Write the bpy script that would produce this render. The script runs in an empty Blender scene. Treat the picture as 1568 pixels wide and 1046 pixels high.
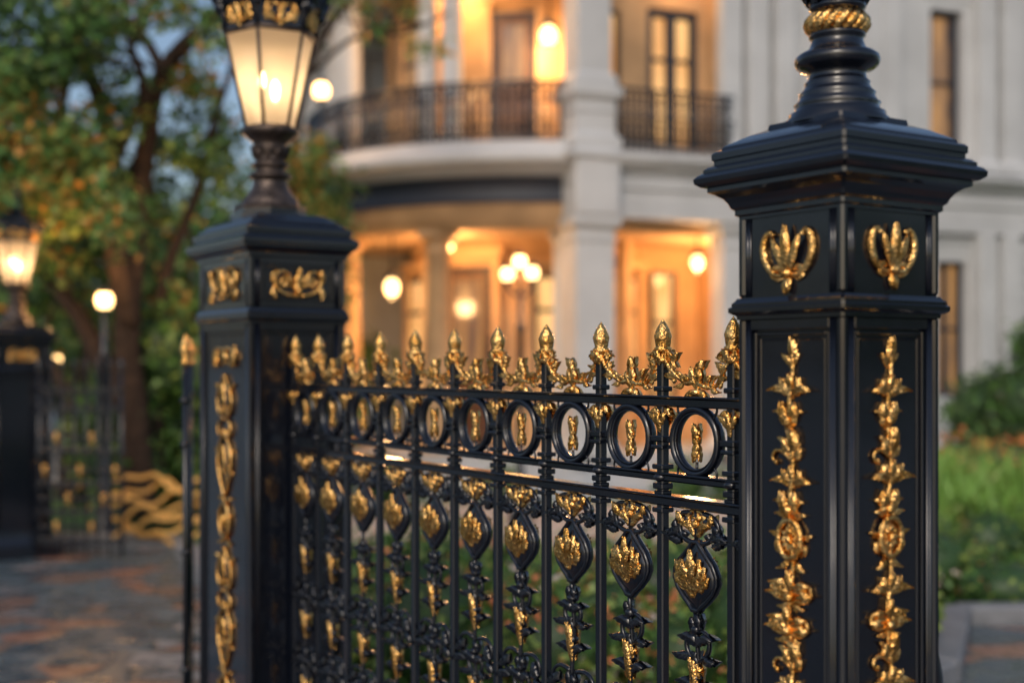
import bpy, math, random
import numpy as np
from mathutils import Vector, Matrix
R = random.Random(7)
EYE = 1.4; F = 1950.0
def W(x, y, z): return Vector(((x-784)/F*z, z, EYE+(555-y)/F*z))
sc = bpy.context.scene
pi = math.pi

# ------------------------------------------------------------ materials
def mat(name, col, rough=.5, metal=0., var=.0, vscale=8., bump=0., bscale=40., coat=0., col2=None, emit=None, estr=0., spec=None, rvar=0.):
    m = bpy.data.materials.new(name); m.use_nodes = True
    nt = m.node_tree; b = nt.nodes['Principled BSDF']
    b.inputs['Base Color'].default_value = (*col, 1)
    b.inputs['Roughness'].default_value = rough
    b.inputs['Metallic'].default_value = metal
    b.inputs['Coat Weight'].default_value = coat
    b.inputs['Coat Roughness'].default_value = .07
    if spec is not None: b.inputs['Specular IOR Level'].default_value = spec
    tc = nt.nodes.new('ShaderNodeTexCoord')
    if var > 0 or col2:
        n = nt.nodes.new('ShaderNodeTexNoise'); n.inputs['Scale'].default_value = vscale; n.inputs['Detail'].default_value = 3
        nt.links.new(tc.outputs['Object'], n.inputs['Vector'])
        r = nt.nodes.new('ShaderNodeValToRGB')
        c2 = col2 if col2 else tuple(c*(1-var) for c in col)
        r.color_ramp.elements[0].position = .35; r.color_ramp.elements[1].position = .65
        r.color_ramp.elements[0].color = (*c2, 1); r.color_ramp.elements[1].color = (*col, 1)
        nt.links.new(n.outputs['Fac'], r.inputs['Fac']); nt.links.new(r.outputs['Color'], b.inputs['Base Color'])
    if rvar > 0:
        n = nt.nodes.new('ShaderNodeTexNoise'); n.inputs['Scale'].default_value = 22; n.inputs['Detail'].default_value = 3; n.inputs['Roughness'].default_value = .7
        nt.links.new(tc.outputs['Object'], n.inputs['Vector'])
        mr = nt.nodes.new('ShaderNodeMapRange'); mr.inputs['From Min'].default_value = .35; mr.inputs['From Max'].default_value = .7
        mr.inputs['To Min'].default_value = rough-rvar; mr.inputs['To Max'].default_value = rough+rvar
        nt.links.new(n.outputs['Fac'], mr.inputs['Value']); nt.links.new(mr.outputs[0], b.inputs['Roughness'])
    if bump > 0:
        n = nt.nodes.new('ShaderNodeTexNoise'); n.inputs['Scale'].default_value = bscale; n.inputs['Detail'].default_value = 2
        nt.links.new(tc.outputs['Object'], n.inputs['Vector'])
        bp = nt.nodes.new('ShaderNodeBump'); bp.inputs['Strength'].default_value = bump; bp.inputs['Distance'].default_value = .01
        nt.links.new(n.outputs['Fac'], bp.inputs['Height']); nt.links.new(bp.outputs['Normal'], b.inputs['Normal'])
    if emit:
        b.inputs['Emission Color'].default_value = (*emit, 1); b.inputs['Emission Strength'].default_value = estr
    return m

M_IRON = mat('black_gloss_iron', (.005, .007, .013), .18, 0, coat=.5, rvar=.05)
M_GOLD = mat('gilded_leaf', (1., .62, .23), .23, 1, col2=(.68, .34, .08), vscale=45, bump=.45, bscale=160)
M_BRONZE = mat('aged_bronze', (.12, .09, .075), .35, .6, .5, 30, .3, 80)
M_STONE = mat('pale_stone', (.60, .61, .62), .75, 0, .16, 1.5)
M_STONE2 = mat('grey_stone', (.44, .465, .49), .8, 0, .15, 2)
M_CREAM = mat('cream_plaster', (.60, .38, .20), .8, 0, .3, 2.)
M_DARK = mat('dark_slate_trim', (.018, .024, .04), .5)
M_WOOD = mat('dark_wood_door', (.10, .05, .03), .5, 0, .4, 5)
M_ROOF = mat('slate_roof', (.07, .075, .085), .6, 0, .4, 4)
M_BARK = mat('bark', (.055, .034, .023), .9, 0, .5, 12, .5, 30)
M_LEAF_D = mat('leaf_dark', (.034, .080, .024), .5)
M_LEAF_G = mat('leaf_green', (.085, .19, .038), .48)
M_LEAF_L = mat('leaf_light', (.24, .33, .075), .48)
M_LEAF_Y = mat('leaf_ochre', (.60, .28, .05), .6)
M_FLOWER = mat('orange_flower', (.80, .27, .12), .6)
M_PALEF = mat('pale_flower', (.72, .6, .58), .6)
M_GRASSB = mat('grass_blade', (.22, .42, .08), .5)
M_GLOBE = mat('lamp_globe', (1, .7, .4), .4, emit=(1., .62, .24), estr=6.5)
M_BULB = mat('flame_bulb', (1, .8, .5), .4, emit=(1., .74, .38), estr=30)
M_HOSE = mat('ochre_hose', (.85, .48, .13), .5, 0, .2, 10)

def glass_mat():
    m = bpy.data.materials.new('frosted_lantern_glass'); m.use_nodes = True
    nt = m.node_tree; nt.nodes.clear()
    o = nt.nodes.new('ShaderNodeOutputMaterial')
    tr = nt.nodes.new('ShaderNodeBsdfTransparent'); tr.inputs[0].default_value = (1, .90, .76, 1)
    tl = nt.nodes.new('ShaderNodeBsdfTranslucent'); tl.inputs[0].default_value = (.80, .72, .62, 1)
    gl = nt.nodes.new('ShaderNodeBsdfGlossy'); gl.inputs['Roughness'].default_value = .15
    em = nt.nodes.new('ShaderNodeEmission'); em.inputs[0].default_value = (1, .58, .28, 1); em.inputs[1].default_value = .22
    a = nt.nodes.new('ShaderNodeMixShader'); a.inputs[0].default_value = .60
    nt.links.new(tr.outputs[0], a.inputs[1]); nt.links.new(tl.outputs[0], a.inputs[2])
    b = nt.nodes.new('ShaderNodeAddShader'); nt.links.new(a.outputs[0], b.inputs[0]); nt.links.new(em.outputs[0], b.inputs[1])
    c = nt.nodes.new('ShaderNodeMixShader'); c.inputs[0].default_value = .06
    nt.links.new(b.outputs[0], c.inputs[1]); nt.links.new(gl.outputs[0], c.inputs[2]); nt.links.new(c.outputs[0], o.inputs[0])
    return m
M_GLASS = glass_mat()

def window_mat(name, c1, c2, s):
    m = bpy.data.materials.new(name); m.use_nodes = True
    nt = m.node_tree; b = nt.nodes['Principled BSDF']
    b.inputs['Base Color'].default_value = (.08, .06, .05, 1); b.inputs['Roughness'].default_value = .12
    tc = nt.nodes.new('ShaderNodeTexCoord'); mp = nt.nodes.new('ShaderNodeMapping'); mp.inputs['Scale'].default_value = (3.5, 3.5, .8)
    n = nt.nodes.new('ShaderNodeTexNoise'); n.inputs['Scale'].default_value = 1.4; n.inputs['Detail'].default_value = 3
    nt.links.new(tc.outputs['Object'], mp.inputs[0]); nt.links.new(mp.outputs[0], n.inputs['Vector'])
    r = nt.nodes.new('ShaderNodeValToRGB'); r.color_ramp.elements[0].position = .35; r.color_ramp.elements[1].position = .62
    r.color_ramp.elements[0].color = (*c1, 1); r.color_ramp.elements[1].color = (*c2, 1)
    nt.links.new(n.outputs['Fac'], r.inputs['Fac']); nt.links.new(r.outputs['Color'], b.inputs['Emission Color'])
    b.inputs['Emission Strength'].default_value = s
    return m
M_WIN = window_mat('lit_window', (.62, .25, .06), (1., .56, .20), 1.2)
M_WIN2 = window_mat('dim_window', (.03, .03, .04), (.55, .27, .08), .75)

# ------------------------------------------------------------ mesh builder
class MB:
    def __init__(s): s.v = []; s.f = []; s.m = []; s.s = []
    def add(s, vs, fs, mat=0, smooth=False, M=None):
        o = len(s.v)
        if M is not None: vs = [M @ Vector(q) for q in vs]
        s.v += [tuple(q) for q in vs]
        s.f += [tuple(i+o for i in f) for f in fs]
        s.m += [mat]*len(fs); s.s += [smooth]*len(fs)
    def box(s, x0, x1, y0, y1, z0, z1, mat=0, b=0., M=None):
        lo = (min(x0, x1), min(y0, y1), min(z0, z1)); hi = (max(x0, x1), max(y0, y1), max(z0, z1))
        if b <= 0:
            vs = [(hi[0] if i & 1 else lo[0], hi[1] if i & 2 else lo[1], hi[2] if i & 4 else lo[2]) for i in range(8)]
            s.add(vs, [(0, 2, 3, 1), (4, 5, 7, 6), (0, 1, 5, 4), (2, 6, 7, 3), (0, 4, 6, 2), (1, 3, 7, 5)], mat, False, M); return
        vs = []
        for c in range(8):
            for ax in range(3):
                p = []
                for k in range(3):
                    hh = (c >> k) & 1
                    e = hi[k] if hh else lo[k]
                    if k != ax: e += -b if hh else b
                    p.append(e)
                vs.append(p)
        fs = []
        for ax in range(3):
            o1, o2 = [(1, 2), (0, 2), (0, 1)][ax]
            for sd in (0, 1):
                cs = [(sd << ax) | (i << o1) | (j << o2) for i, j in ((0, 0), (1, 0), (1, 1), (0, 1))]
                f = [c*3+ax for c in cs]
                fs.append(tuple(f))
            for i in (0, 1):
                for j in (0, 1):
                    c0 = (i << o1) | (j << o2); c1 = c0 | (1 << ax)
                    fs.append((c0*3+o1, c1*3+o1, c1*3+o2, c0*3+o2))
        for c in range(8): fs.append((c*3, c*3+1, c*3+2))
        s.add(vs, fs, mat, False, M)
    def tube(s, pts, rad, seg=6, mat=0, M=None, closed=False, flat=1.):
        pts = [Vector(p) for p in pts]; n = len(pts)
        if not hasattr(rad, '__len__'): rad = [rad]*n
        vs = []; up = None
        for i, p in enumerate(pts):
            if closed: t = pts[(i+1) % n]-pts[i-1]
            else: t = pts[min(i+1, n-1)]-pts[max(i-1, 0)]
            t.normalize()
            if up is None:
                up = Vector((0, 0, 1)) if abs(t.z) < .9 else Vector((0, 1, 0))
                if all(abs(q.z-pts[0].z) < 1e-6 for q in pts): up = Vector((0, 0, 1))
            x = t.cross(up)
            if x.length < 1e-4: x = t.orthogonal()
            x.normalize(); up = x.cross(t).normalized()
            for k in range(seg):
                a = 2*pi*k/seg+.3
                vs.append(p+x*math.cos(a)*rad[i]+up*math.sin(a)*rad[i]*flat)
        fs = []
        for i in range(n if closed else n-1):
            j = (i+1) % n
            for k in range(seg):
                fs.append((i*seg+k, i*seg+(k+1) % seg, j*seg+(k+1) % seg, j*seg+k))
        if not closed:
            fs.append(tuple(range(seg))); fs.append(tuple((n-1)*seg+k for k in range(seg)))
        s.add(vs, fs, mat, True, M)
    def lathe(s, prof, cx=0, cy=0, seg=24, mat=0, M=None, rot=0., smooth=True, sx=1., sy=1., a0=0., a1=2*pi):
        full = abs(a1-a0-2*pi) < 1e-6
        k = seg if full else seg+1
        vs = []
        for r, z in prof:
            for i in range(k):
                a = a0+(a1-a0)*i/seg+rot
                vs.append((cx+r*math.cos(a)*sx, cy+r*math.sin(a)*sy, z))
        fs = []
        for j in range(len(prof)-1):
            for i in range(seg):
                i2 = (i+1) % k
                fs.append((j*k+i, j*k+i2, (j+1)*k+i2, (j+1)*k+i))
        s.add(vs, fs, mat, smooth, M)
    def sq(s, prof, hx, hy, mat=0, c=.004, M=None):
        vs = []
        for o, z in prof:
            X = hx+o; Y = hy+o
            cc = min(c, X*.4)
            vs += [(X-cc, -Y, z), (X, -Y+cc, z), (X, Y-cc, z), (X-cc, Y, z), (-X+cc, Y, z), (-X, Y-cc, z), (-X, -Y+cc, z), (-X+cc, -Y, z)]
        fs = []
        for j in range(len(prof)-1):
            for i in range(8):
                fs.append((j*8+i, j*8+(i+1) % 8, (j+1)*8+(i+1) % 8, (j+1)*8+i))
        fs.append(tuple(range(8))); fs.append(tuple((len(prof)-1)*8+i for i in range(8)))
        s.add(vs, fs, mat, False, M)
    def blob(s, c, r, mat=0, M=None, seg=9, rings=6, noise=.0):
        vs = []; 
        for j in range(rings+1):
            th = pi*j/rings
            for i in range(seg):
                a = 2*pi*i/seg
                q = 1+R.uniform(-noise, noise)
                vs.append((c[0]+r[0]*math.sin(th)*math.cos(a)*q, c[1]+r[1]*math.cos(th)*q, c[2]+r[2]*math.sin(th)*math.sin(a)*q))
        fs = [(j*seg+i, j*seg+(i+1) % seg, (j+1)*seg+(i+1) % seg, (j+1)*seg+i) for j in range(rings) for i in range(seg)]
        s.add(vs, fs, mat, True, M)
    def leaf(s, M, a, b, ang, L, Wd, curl=0., lift=.4, lobes=3, mat=0, both=False, n0=0., ns=10, tip=.5):
        for sgn in ((1, -1) if both else (1,)):
            x, y, th = a, b, ang; vs = []
            for i in range(ns+1):
                t = i/ns
                w = Wd/2*max(.04, math.sin(pi*min(1., t*.9+.1)))**.75
                w *= (.55+.45*abs(math.cos(lobes*pi*t))) if lobes else 1
                h = lift*Wd*(.3+.7*math.sin(pi*t))+tip*Wd*t*t
                for q, hh in ((-1, .12), (-.55, .95), (0, .5), (.55, .95), (1, .12)):
                    sw = -abs(q)*Wd*.12
                    vs.append((x-math.sin(th)*w*q+math.cos(th)*sw, y+math.cos(th)*w*q+math.sin(th)*sw, sgn*(n0+h*hh)))
                th += curl/ns
                x += math.cos(th)*L/ns; y += math.sin(th)*L/ns
            fs = [(j*5+i, j*5+i+1, (j+1)*5+i+1, (j+1)*5+i) for j in range(ns) for i in range(4)]
            s.add(vs, fs, mat, True, M)
    def scroll(s, M, a, b, ang, L, r0, r1, turn, mat=0, n=0., ns=18, pw=1.5):
        x, y, th = a, b, ang; pts = []; rad = []
        for i in range(ns+1):
            t = i/ns
            pts.append((x, y, n)); rad.append(r0+(r1-r0)*t)
            th += turn*(pw+1)*(t**pw)/ns
            x += math.cos(th)*L/ns; y += math.sin(th)*L/ns
        rad[-1] = r1*1.8; rad[-2] = r1*1.6
        s.tube(pts, rad, 6, mat, M)
        return x, y
    def obj(s, name, mats, parent=None, loc=(0, 0, 0), rot=0.):
        me = bpy.data.meshes.new(name)
        me.from_pydata(s.v, [], s.f)
        for m in mats: me.materials.append(m)
        me.polygons.foreach_set('material_index', s.m); me.polygons.foreach_set('use_smooth', s.s)
        me.validate(); me.update()
        import bmesh
        bm = bmesh.new(); bm.from_mesh(me); bmesh.ops.recalc_face_normals(bm, faces=bm.faces); bm.to_mesh(me); bm.free()
        o = bpy.data.objects.new(name, me); sc.collection.objects.link(o)
        o.location = loc; o.rotation_euler = (0, 0, rot)
        if parent: o.parent = parent
        return o
def empty(name, loc=(0, 0, 0), rot=0.):
    e = bpy.data.objects.new(name, None); sc.collection.objects.link(e); e.location = loc; e.rotation_euler = (0, 0, rot); return e
def FM(o, A, B, N):
    A, B, N = Vector(A), Vector(B), Vector(N)
    return Matrix(((A.x, B.x, N.x, o[0]), (A.y, B.y, N.y, o[1]), (A.z, B.z, N.z, o[2]), (0, 0, 0, 1)))
def light(name, loc, power, col=(1, .52, .20), rad=.12, parent=None):
    l = bpy.data.lights.new(name, 'POINT'); l.energy = power; l.color = col; l.shadow_soft_size = rad
    o = bpy.data.objects.new(name, l); sc.collection.objects.link(o); o.location = loc
    if parent: o.parent = parent
    return o
def smooth_path(P, k=5):
    P = [Vector(p) for p in P]; out = []
    for i in range(len(P)-1):
        p0 = P[max(i-1, 0)]; p1 = P[i]; p2 = P[i+1]; p3 = P[min(i+2, len(P)-1)]
        for j in range(k):
            t = j/k
            out.append(.5*((2*p1)+(-p0+p2)*t+(2*p0-5*p1+4*p2-p3)*t*t+(-p0+3*p1-3*p2+p3)*t**3))
    out.append(P[-1]); return out

PHI = math.radians(33.5)
dv = Vector((-math.sin(PHI), math.cos(PHI))); pv = Vector((math.cos(PHI), math.sin(PHI)))

# ------------------------------------------------------------ ornaments (local: a right, b up, n out)
def vine(mb, M, top, bottom, mat=1, seed=1, sc_=1.):
    rr = random.Random(seed)
    def cx(b): return .0045*math.sin((top-b)*38)
    pts = []; b = top-.03
    while b > bottom:
        pts.append((cx(b), b, .003)); b -= .010
    mb.tube(pts, .0045, 6, mat, M)
    mb.leaf(M, cx(top-.045), top-.045, pi/2, .046, .017, 0, .5, 0, mat)
    for sg in (-1, 1): mb.leaf(M, 0, top-.052, pi/2-sg*.35, .032, .012, -sg*.6, .5, 0, mat)
    b = top-.078; k = 0
    while b > bottom+.03:
        rel = (top-b) % .42
        x = cx(b)
        if .285 < rel < .345:      # medallion
            c = b-.010
            ring = [(.025*math.cos(2*pi*i/24), c+.031*math.sin(2*pi*i/24), .007) for i in range(24)]
            mb.tube(ring, .0055, 6, mat, M, closed=True)
            mb.blob((0, c, .003), (.021, .027, .005), mat, M, noise=.04)
            mb.blob((0, c, .009), (.007, .008, .007), mat, M, noise=.05)
            for i in range(8): mb.leaf(M, .005*math.cos(2*pi*i/8), c+.006*math.sin(2*pi*i/8), 2*pi*i/8, .014, .009, 0, .5, 0, mat, n0=.006)
            for sg in (-1, 1):
                mb.leaf(M, sg*.006, c+.026, pi/2-sg*.25, .036, .014, -sg*1.6, .5, 2, mat)
                mb.leaf(M, sg*.025, c-.004, pi/2-sg*.4, .028, .012, -sg*1.2, .5, 2, mat)
                mb.leaf(M, sg*.018, c-.024, pi/2-sg*1.6, .026, .012, sg*1.8, .5, 2, mat)
                mb.leaf(M, sg*.006, c-.030, -pi/2+sg*.15, .036, .013, sg*1.4, .5, 2, mat)
            b -= .084; k += 1; continue
        big = rel < .05 or .40 < rel
        kind = 3 if big else k % 3
        s = sc_*rr.uniform(.95, 1.08)
        if kind == 0:
            for sg in (-1, 1):
                mb.leaf(M, x, b-.022, pi/2-sg*.55, .048*s, .018*s, -sg*1.5, .5, 3, mat, tip=.8)
                mb.leaf(M, x, b-.020, pi/2-sg*1.15, .036*s, .015*s, sg*1.1, .5, 3, mat, tip=.6)
            mb.leaf(M, x, b-.012, pi/2, .028*s, .012*s, 0, .6, 0, mat, n0=.003)
        elif kind == 1:
            for sg in (-1, 1):
                mb.leaf(M, x, b-.024, pi/2-sg*.75, .044*s, .019*s, sg*.9, .5, 3, mat, tip=.5)
                mb.leaf(M, x+sg*.004, b-.010, pi/2-sg*.30, .032*s, .014*s, -sg*1.6, .5, 2, mat)
            mb.blob((x, b-.012, .007), (.008, .010, .008), mat, M, 8, 5, .08)
        elif kind == 2:
            sd = 1 if (k//3) % 2 else -1
            mb.scroll(M, x, b-.026, pi/2-sd*.9, .062*s, .0038, .0032, -sd*4.4, mat, .004)
            mb.leaf(M, x, b-.022, pi/2+sd*.7, .050*s, .020*s, -sd*1.3, .5, 4, mat, tip=.8)
            mb.leaf(M, x, b-.014, pi/2-sd*.35, .036*s, .015*s, -sd*.9, .5, 2, mat)
            mb.leaf(M, x, b-.026, pi/2+sd*1.5, .030*s, .014*s, -sd*1.4, .5, 2, mat)
            mb.leaf(M, x, b-.024, pi/2-sd*1.0, .036*s, .015*s, sd*1.2, .5, 2, mat)
        else:
            for sg in (-1, 1):
                mb.leaf(M, x, b-.018, pi/2-sg*.50, .046*s, .019*s, -sg*1.2, .5, 3, mat, tip=.8)
                mb.leaf(M, x, b-.020, pi/2-sg*1.05, .046*s, .020*s, -sg*.8, .5, 3, mat, tip=.8)
                mb.scroll(M, x, b-.024, pi/2-sg*1.7, .070*s, .0042, .0034, sg*4.6, mat, .004)
                mb.leaf(M, x, b-.028, -pi/2+sg*.6, .030*s, .013*s, sg*1.3, .5, 2, mat)
            mb.leaf(M, x, b-.014, pi/2, .036*s, .014*s, 0, .6, 2, mat, n0=.005)
            mb.blob((x, b-.020, .009), (.009, .008, .008), mat, M, 8, 5, .08)
            b -= .010
        b -= .047*rr.uniform(.97, 1.06); k += 1

def palmette(mb, M, c, s, mat=1):
    for an, L, w in ((0, .066, .0155), (.40, .055, .0125), (-.40, .055, .0125)):
        mb.leaf(M, .008*math.sin(an), c-.024*s, pi/2-an, L*s, w*s, -an*.2, .6, 0, mat, n0=.006, tip=.35)
    for sg in (-1, 1):
        P = [(.004, -.028), (.021, -.028), (.038, -.015), (.046, .006), (.043, .024), (.034, .033), (.027, .027)]
        pts = smooth_path([(sg*a*s, c+b*s, .004) for a, b in P], 4); n = len(pts)
        mb.tube(pts, [(.0028+.0032*math.sin(pi*min(1, i/n*1.1)))*s for i in range(n-2)]+[.0052*s, .0056*s], 7, mat, M)
        mb.leaf(M, sg*.010*s, c-.020*s, pi/2-sg*1.1, .028*s, .0095*s, -sg*1.2, .45, 0, mat, n0=.003)
        mb.leaf(M, sg*.008*s, c-.029*s, -pi/2+sg*.9, .026*s, .012*s, sg*1.4, .5, 2, mat)
    mb.blob((0, c-.026*s, .007), (.010*s, .007*s, .009*s), mat, M, 9, 6, .05)
    mb.leaf(M, 0, c-.030*s, -pi/2, .026*s, .014*s, 0, .6, 0, mat, n0=.002)

def frieze(mb, M, c, w, h, mat=1):
    mb.leaf(M, 0, c-h*.42, pi/2, h*.95, h*.34, 0, .4, 3, mat, n0=.004)
    mb.blob((0, c-h*.25, .010), (h*.09, h*.10, .010), mat, M, 9, 6, .1)
    for sg in (-1, 1):
        z = 0 if sg > 0 else pi
        mb.scroll(M, sg*.01, c-h*.40, z+sg*.12, w*.98, .0072, .0055, sg*5.2, mat, .006, 28, .9)
        mb.scroll(M, sg*w*.08, c+h*.02, z+sg*.9, w*.45, .0062, .005, -sg*4.6, mat, .007, 22, .8)
        mb.leaf(M, sg*w*.06, c+h*.05, z+sg*.75, h*.55, h*.22, -sg*1.0, .4, 3, mat, n0=.003)
        mb.leaf(M, sg*w*.06, c-h*.1, z+sg*.1, h*.50, h*.18, sg*.9, .4, 3, mat, n0=.003)
        mb.leaf(M, sg*w*.42, c-h*.05, z+sg*1.0, h*.55, h*.24, sg*1.2, .4, 3, mat, n0=.003)
        mb.leaf(M, sg*w*.42, c-h*.1, z-sg*1.0, h*.46, h*.22, -sg*1.2, .4, 2, mat, n0=.003)

def arabesque(mb, M, top, bot, hw, mat=1, seed=3):
    rr = random.Random(seed)
    for sg in (-1, 1):
        mb.scroll(M, 0, top-.01, (0 if sg > 0 else pi)+sg*.2, hw*1.5, .008, .006, -sg*4.0, mat, .008, 20)
        mb.leaf(M, sg*hw*.75, top+.0, -pi/2+sg*.3, .07, .026, -sg*.5, .5, 3, mat)
    mb.leaf(M, 0, top-.055, pi/2, .05, .025, 0, .5, 2, mat)
    b = top-.19; k = 0
    while b > bot:
        if k % 3 == 0:
            mb.leaf(M, 0, b-.01, pi/2, .085, .022, 0, .5, 3, mat, n0=.005)
            for sg in (-1, 1):
                P = [(.003, .10), (.022, .075), (.052, .045), (.062, .01), (.048, -.024), (.024, -.030), (.016, -.012), (.028, -.002)]
                mb.tube(smooth_path([(sg*a, b+q, .007) for a, q in P], 4), .0058, 6, mat, M)
                P = [(.003, -.04), (.028, -.045), (.054, -.062), (.050, -.092), (.026, -.096), (.020, -.078)]
                mb.tube(smooth_path([(sg*a, b+q, .007) for a, q in P], 4), .0055, 6, mat, M)
                mb.leaf(M, sg*.050, b+.045, pi/2-sg*.3, .050, .018, -sg*1.3, .5, 3, mat)
                mb.leaf(M, sg*.01, b-.01, -pi/2+sg*.7, .045, .016, sg*1.2, .5, 3, mat, n0=.004)
            b -= .175
        elif k % 3 == 1:
            for sg in (-1, 1):
                P = [(.003, .085), (.034, .06), (.056, .02), (.053, -.03), (.030, -.075), (.004, -.115)]
                mb.tube(smooth_path([(sg*a, b+q, .007) for a, q in P], 4), .0062, 6, mat, M)
                mb.leaf(M, sg*.054, b+.02, pi/2-sg*.5, .040, .016, -sg*1.4, .5, 3, mat)
                mb.leaf(M, sg*.042, b-.05, pi/2-sg*.7, .036, .015, -sg*1.2, .5, 3, mat)
                mb.scroll(M, 0, b-.05, pi/2-sg*.5, .075, .004, .0035, -sg*4.5, mat, .007)
            mb.leaf(M, 0, b-.03, pi/2, .08, .022, 0, .5, 3, mat, n0=.004)
            b -= .195
        else:
            ring = [(.042*math.cos(2*pi*i/20), b+.055*math.sin(2*pi*i/20), .008) for i in range(20)]
            mb.tube(ring, .0070, 6, mat, M, closed=True)
            mb.blob((0, b, .008), (.014, .026, .014), mat, M, noise=.1)
            for sg in (-1, 1):
                mb.leaf(M, sg*.012, b+.055, pi/2-sg*.5, .055, .018, -sg*1.4, .5, 3, mat)
                mb.leaf(M, sg*.040, b+.01, pi/2-sg*.6, .040, .015, -sg*1.2, .5, 3, mat)
                mb.leaf(M, sg*.012, b-.055, -pi/2+sg*.5, .055, .018, sg*1.4, .5, 3, mat)
            b -= .185
        mb.tube([(0, b+.10, .005), (0, b+.075, .005)], .005, 6, mat, M)
        k += 1

# ------------------------------------------------------------ pillars
def faces(hx, hy, out=0.):
    return {'near': FM((0, -hy-out, 0), (1, 0, 0), (0, 0, 1), (0, -1, 0)),
            'left': FM((-hx-out, 0, 0), (0, -1, 0), (0, 0, 1), (-1, 0, 0)),
            'far': FM((0, hy+out, 0), (-1, 0, 0), (0, 0, 1), (0, 1, 0)),
            'right': FM((hx+out, 0, 0), (0, 1, 0), (0, 0, 1), (1, 0, 0))}
def panel(mb, M, hw, b0, b1, post, depth, fine=True):
    a = hw-post
    mb.box(-a, a, b1-.018, b1, -depth-.004, -.0012, 0, .0015, M)
    mb.box(-a, a, b0, b0+.02, -depth-.004, -.0012, 0, .0015, M)
    x0, x1, y0, y1 = -a+.003, a-.003, b0+.023, b1-.021
    for (w, d) in ((.007, .006), (.0045, .0025)):
        mb.box(x0, x0+w, y0, y1, -depth-.002, -depth+d, 0, .0015, M)
        mb.box(x1-w, x1, y0, y1, -depth-.002, -depth+d, 0, .0015, M)
        mb.box(x0+w, x1-w, y1-w, y1, -depth-.002, -depth+d-.0003, 0, .0015, M)
        mb.box(x0+w, x1-w, y0, y0+w, -depth-.002, -depth+d-.0003, 0, .0015, M)
        x0 += w+.004; x1 -= w+.004; y0 += w+.004; y1 -= w+.004
def pillar(name, C, hx, hy, L, cap, ornament, dz=0.):
    e = empty(name, (C[0], C[1], EYE+dz), PHI)
    mb = MB(); dep = .011; post = .030 if hx < .14 else .036
    ground = -EYE-dz
    zb, zt = ground+.20, L['shaft']
    mb.sq([(.05, ground-.05), (.05, ground+.10), (.04, ground+.115), (.03, ground+.13), (.012, ground+.16), (.008, ground+.19), (.0, ground+.2)], hx, hy, 0)
    mb.box(-hx+dep, hx-dep, -hy+dep, hy-dep, zb-.01, zt+.01, 0, 0)
    for sx in (-1, 1):
        for sy in (-1, 1):
            for (z0, z1) in ((zb, zt), (L['band'], L['neck'])):
                mb.box(sx*hx, sx*(hx-post*.52), sy*hy, sy*(hy-post*.52), z0, z1, 0, .0042)
                for o in (.68, .9):
                    mb.tube([(sx*(hx-post*o), sy*(hy-.005), z0), (sx*(hx-post*o), sy*(hy-.005), z1)], .0042, 8, 0)
                    mb.tube([(sx*(hx-.005), sy*(hy-post*o), z0), (sx*(hx-.005), sy*(hy-post*o), z1)], .0042, 8, 0)
    fc = faces(hx, hy)
    for k, M in fc.items():
        hw = hx if k in ('near', 'far') else hy
        panel(mb, M, hw, zb, zt-.002, post, dep)
        panel(mb, M, hw, L['band'], L['neck'], post, dep*.6) if hx > .14 else None
    b = L['shaft']; t = L['band']; h = t-b
    mb.sq([(-.02, b-.002), (.003, b-.002), (.003, b+h*.12), (.008, b+h*.2), (.013, b+h*.3), (.013, b+h*.5), (.009, b+h*.56), (.009, b+h*.7), (.005, b+h*.82), (.002, b+h*.95), (-.02, t)], hx, hy, 0, .004)
    ins = dep*.6 if hx > .14 else .0045
    mb.box(-hx+ins, hx-ins, -hy+ins, hy-ins, t-.01, L['neck']+.01, 0, 0)
    mb.sq(cap, hx, hy, 0, .004)
    mb.obj('shaft_and_cap', [M_IRON], e)
    g = MB(); ornament(g, faces(hx, hy, -dep), faces(hx, hy, -ins)); g.obj('gilded_ornament', [M_IRON, M_GOLD], e)
    return e

capR = [(-.02, .242), (.0, .242), (.0, .247), (.005, .250), (.005, .258), (.010, .262), (.013, .270), (.019, .279), (.029, .286), (.038, .290), (.038, .297),
        (.046, .299), (.054, .305), (.055, .313), (.050, .319), (.043, .323), (.043, .328), (.037, .333), (.030, .336), (.030, .343), (.033, .345), (.033, .355), (.029, .359), (.021, .362), (.019, .367), (.008, .374), (-.012, .385), (-.034, .394), (-.036, .402), (-.050, .403)]
def ornR(g, fs, fn):
    vine(g, fs['near'], .043, -1.12, seed=4, sc_=1.05)
    vine(g, fs['left'], .043, -1.12, seed=5, sc_=1.05)
    vine(g, fs['right'], .043, -1.12, seed=6)
    palmette(g, fn['near'], .178, 1.12)
    palmette(g, fn['left'], .176, 1.18)
    palmette(g, fn['right'], .178, 1.12)
CR = (.547, 2.142)
pr = pillar('gate_pillar', CR, .117, .117, dict(shaft=.074, band=.110, neck=.246), capR, ornR)
mb = MB()
prof = [(.086, .398), (.086, .405), (.080, .410), (.080, .416), (.072, .420), (.069, .428), (.072, .432), (.066, .437), (.062, .446), (.064, .450), (.058, .455), (.053, .464), (.055, .468), (.050, .472), (.047, .482),
        (.050, .487), (.060, .490), (.068, .496), (.071, .504), (.069, .512), (.061, .518), (.052, .521), (.047, .527), (.043, .537), (.043, .542), (.047, .545), (.046, .552), (.03, .555)]
mb.lathe(prof, seg=40)
for i in range(17):   # twisted gold rope
    a = 2*pi*i/17
    pts = []
    for j in range(7):
        t = j/6; aa = a+t*.75; r = .037+.011*math.sin(pi*t)
        pts.append((r*math.cos(aa), r*math.sin(aa), .549+t*.036))
    mb.tube(pts, [.004, .007, .0085, .0088, .0085, .007, .004], 6, 1)
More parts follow.
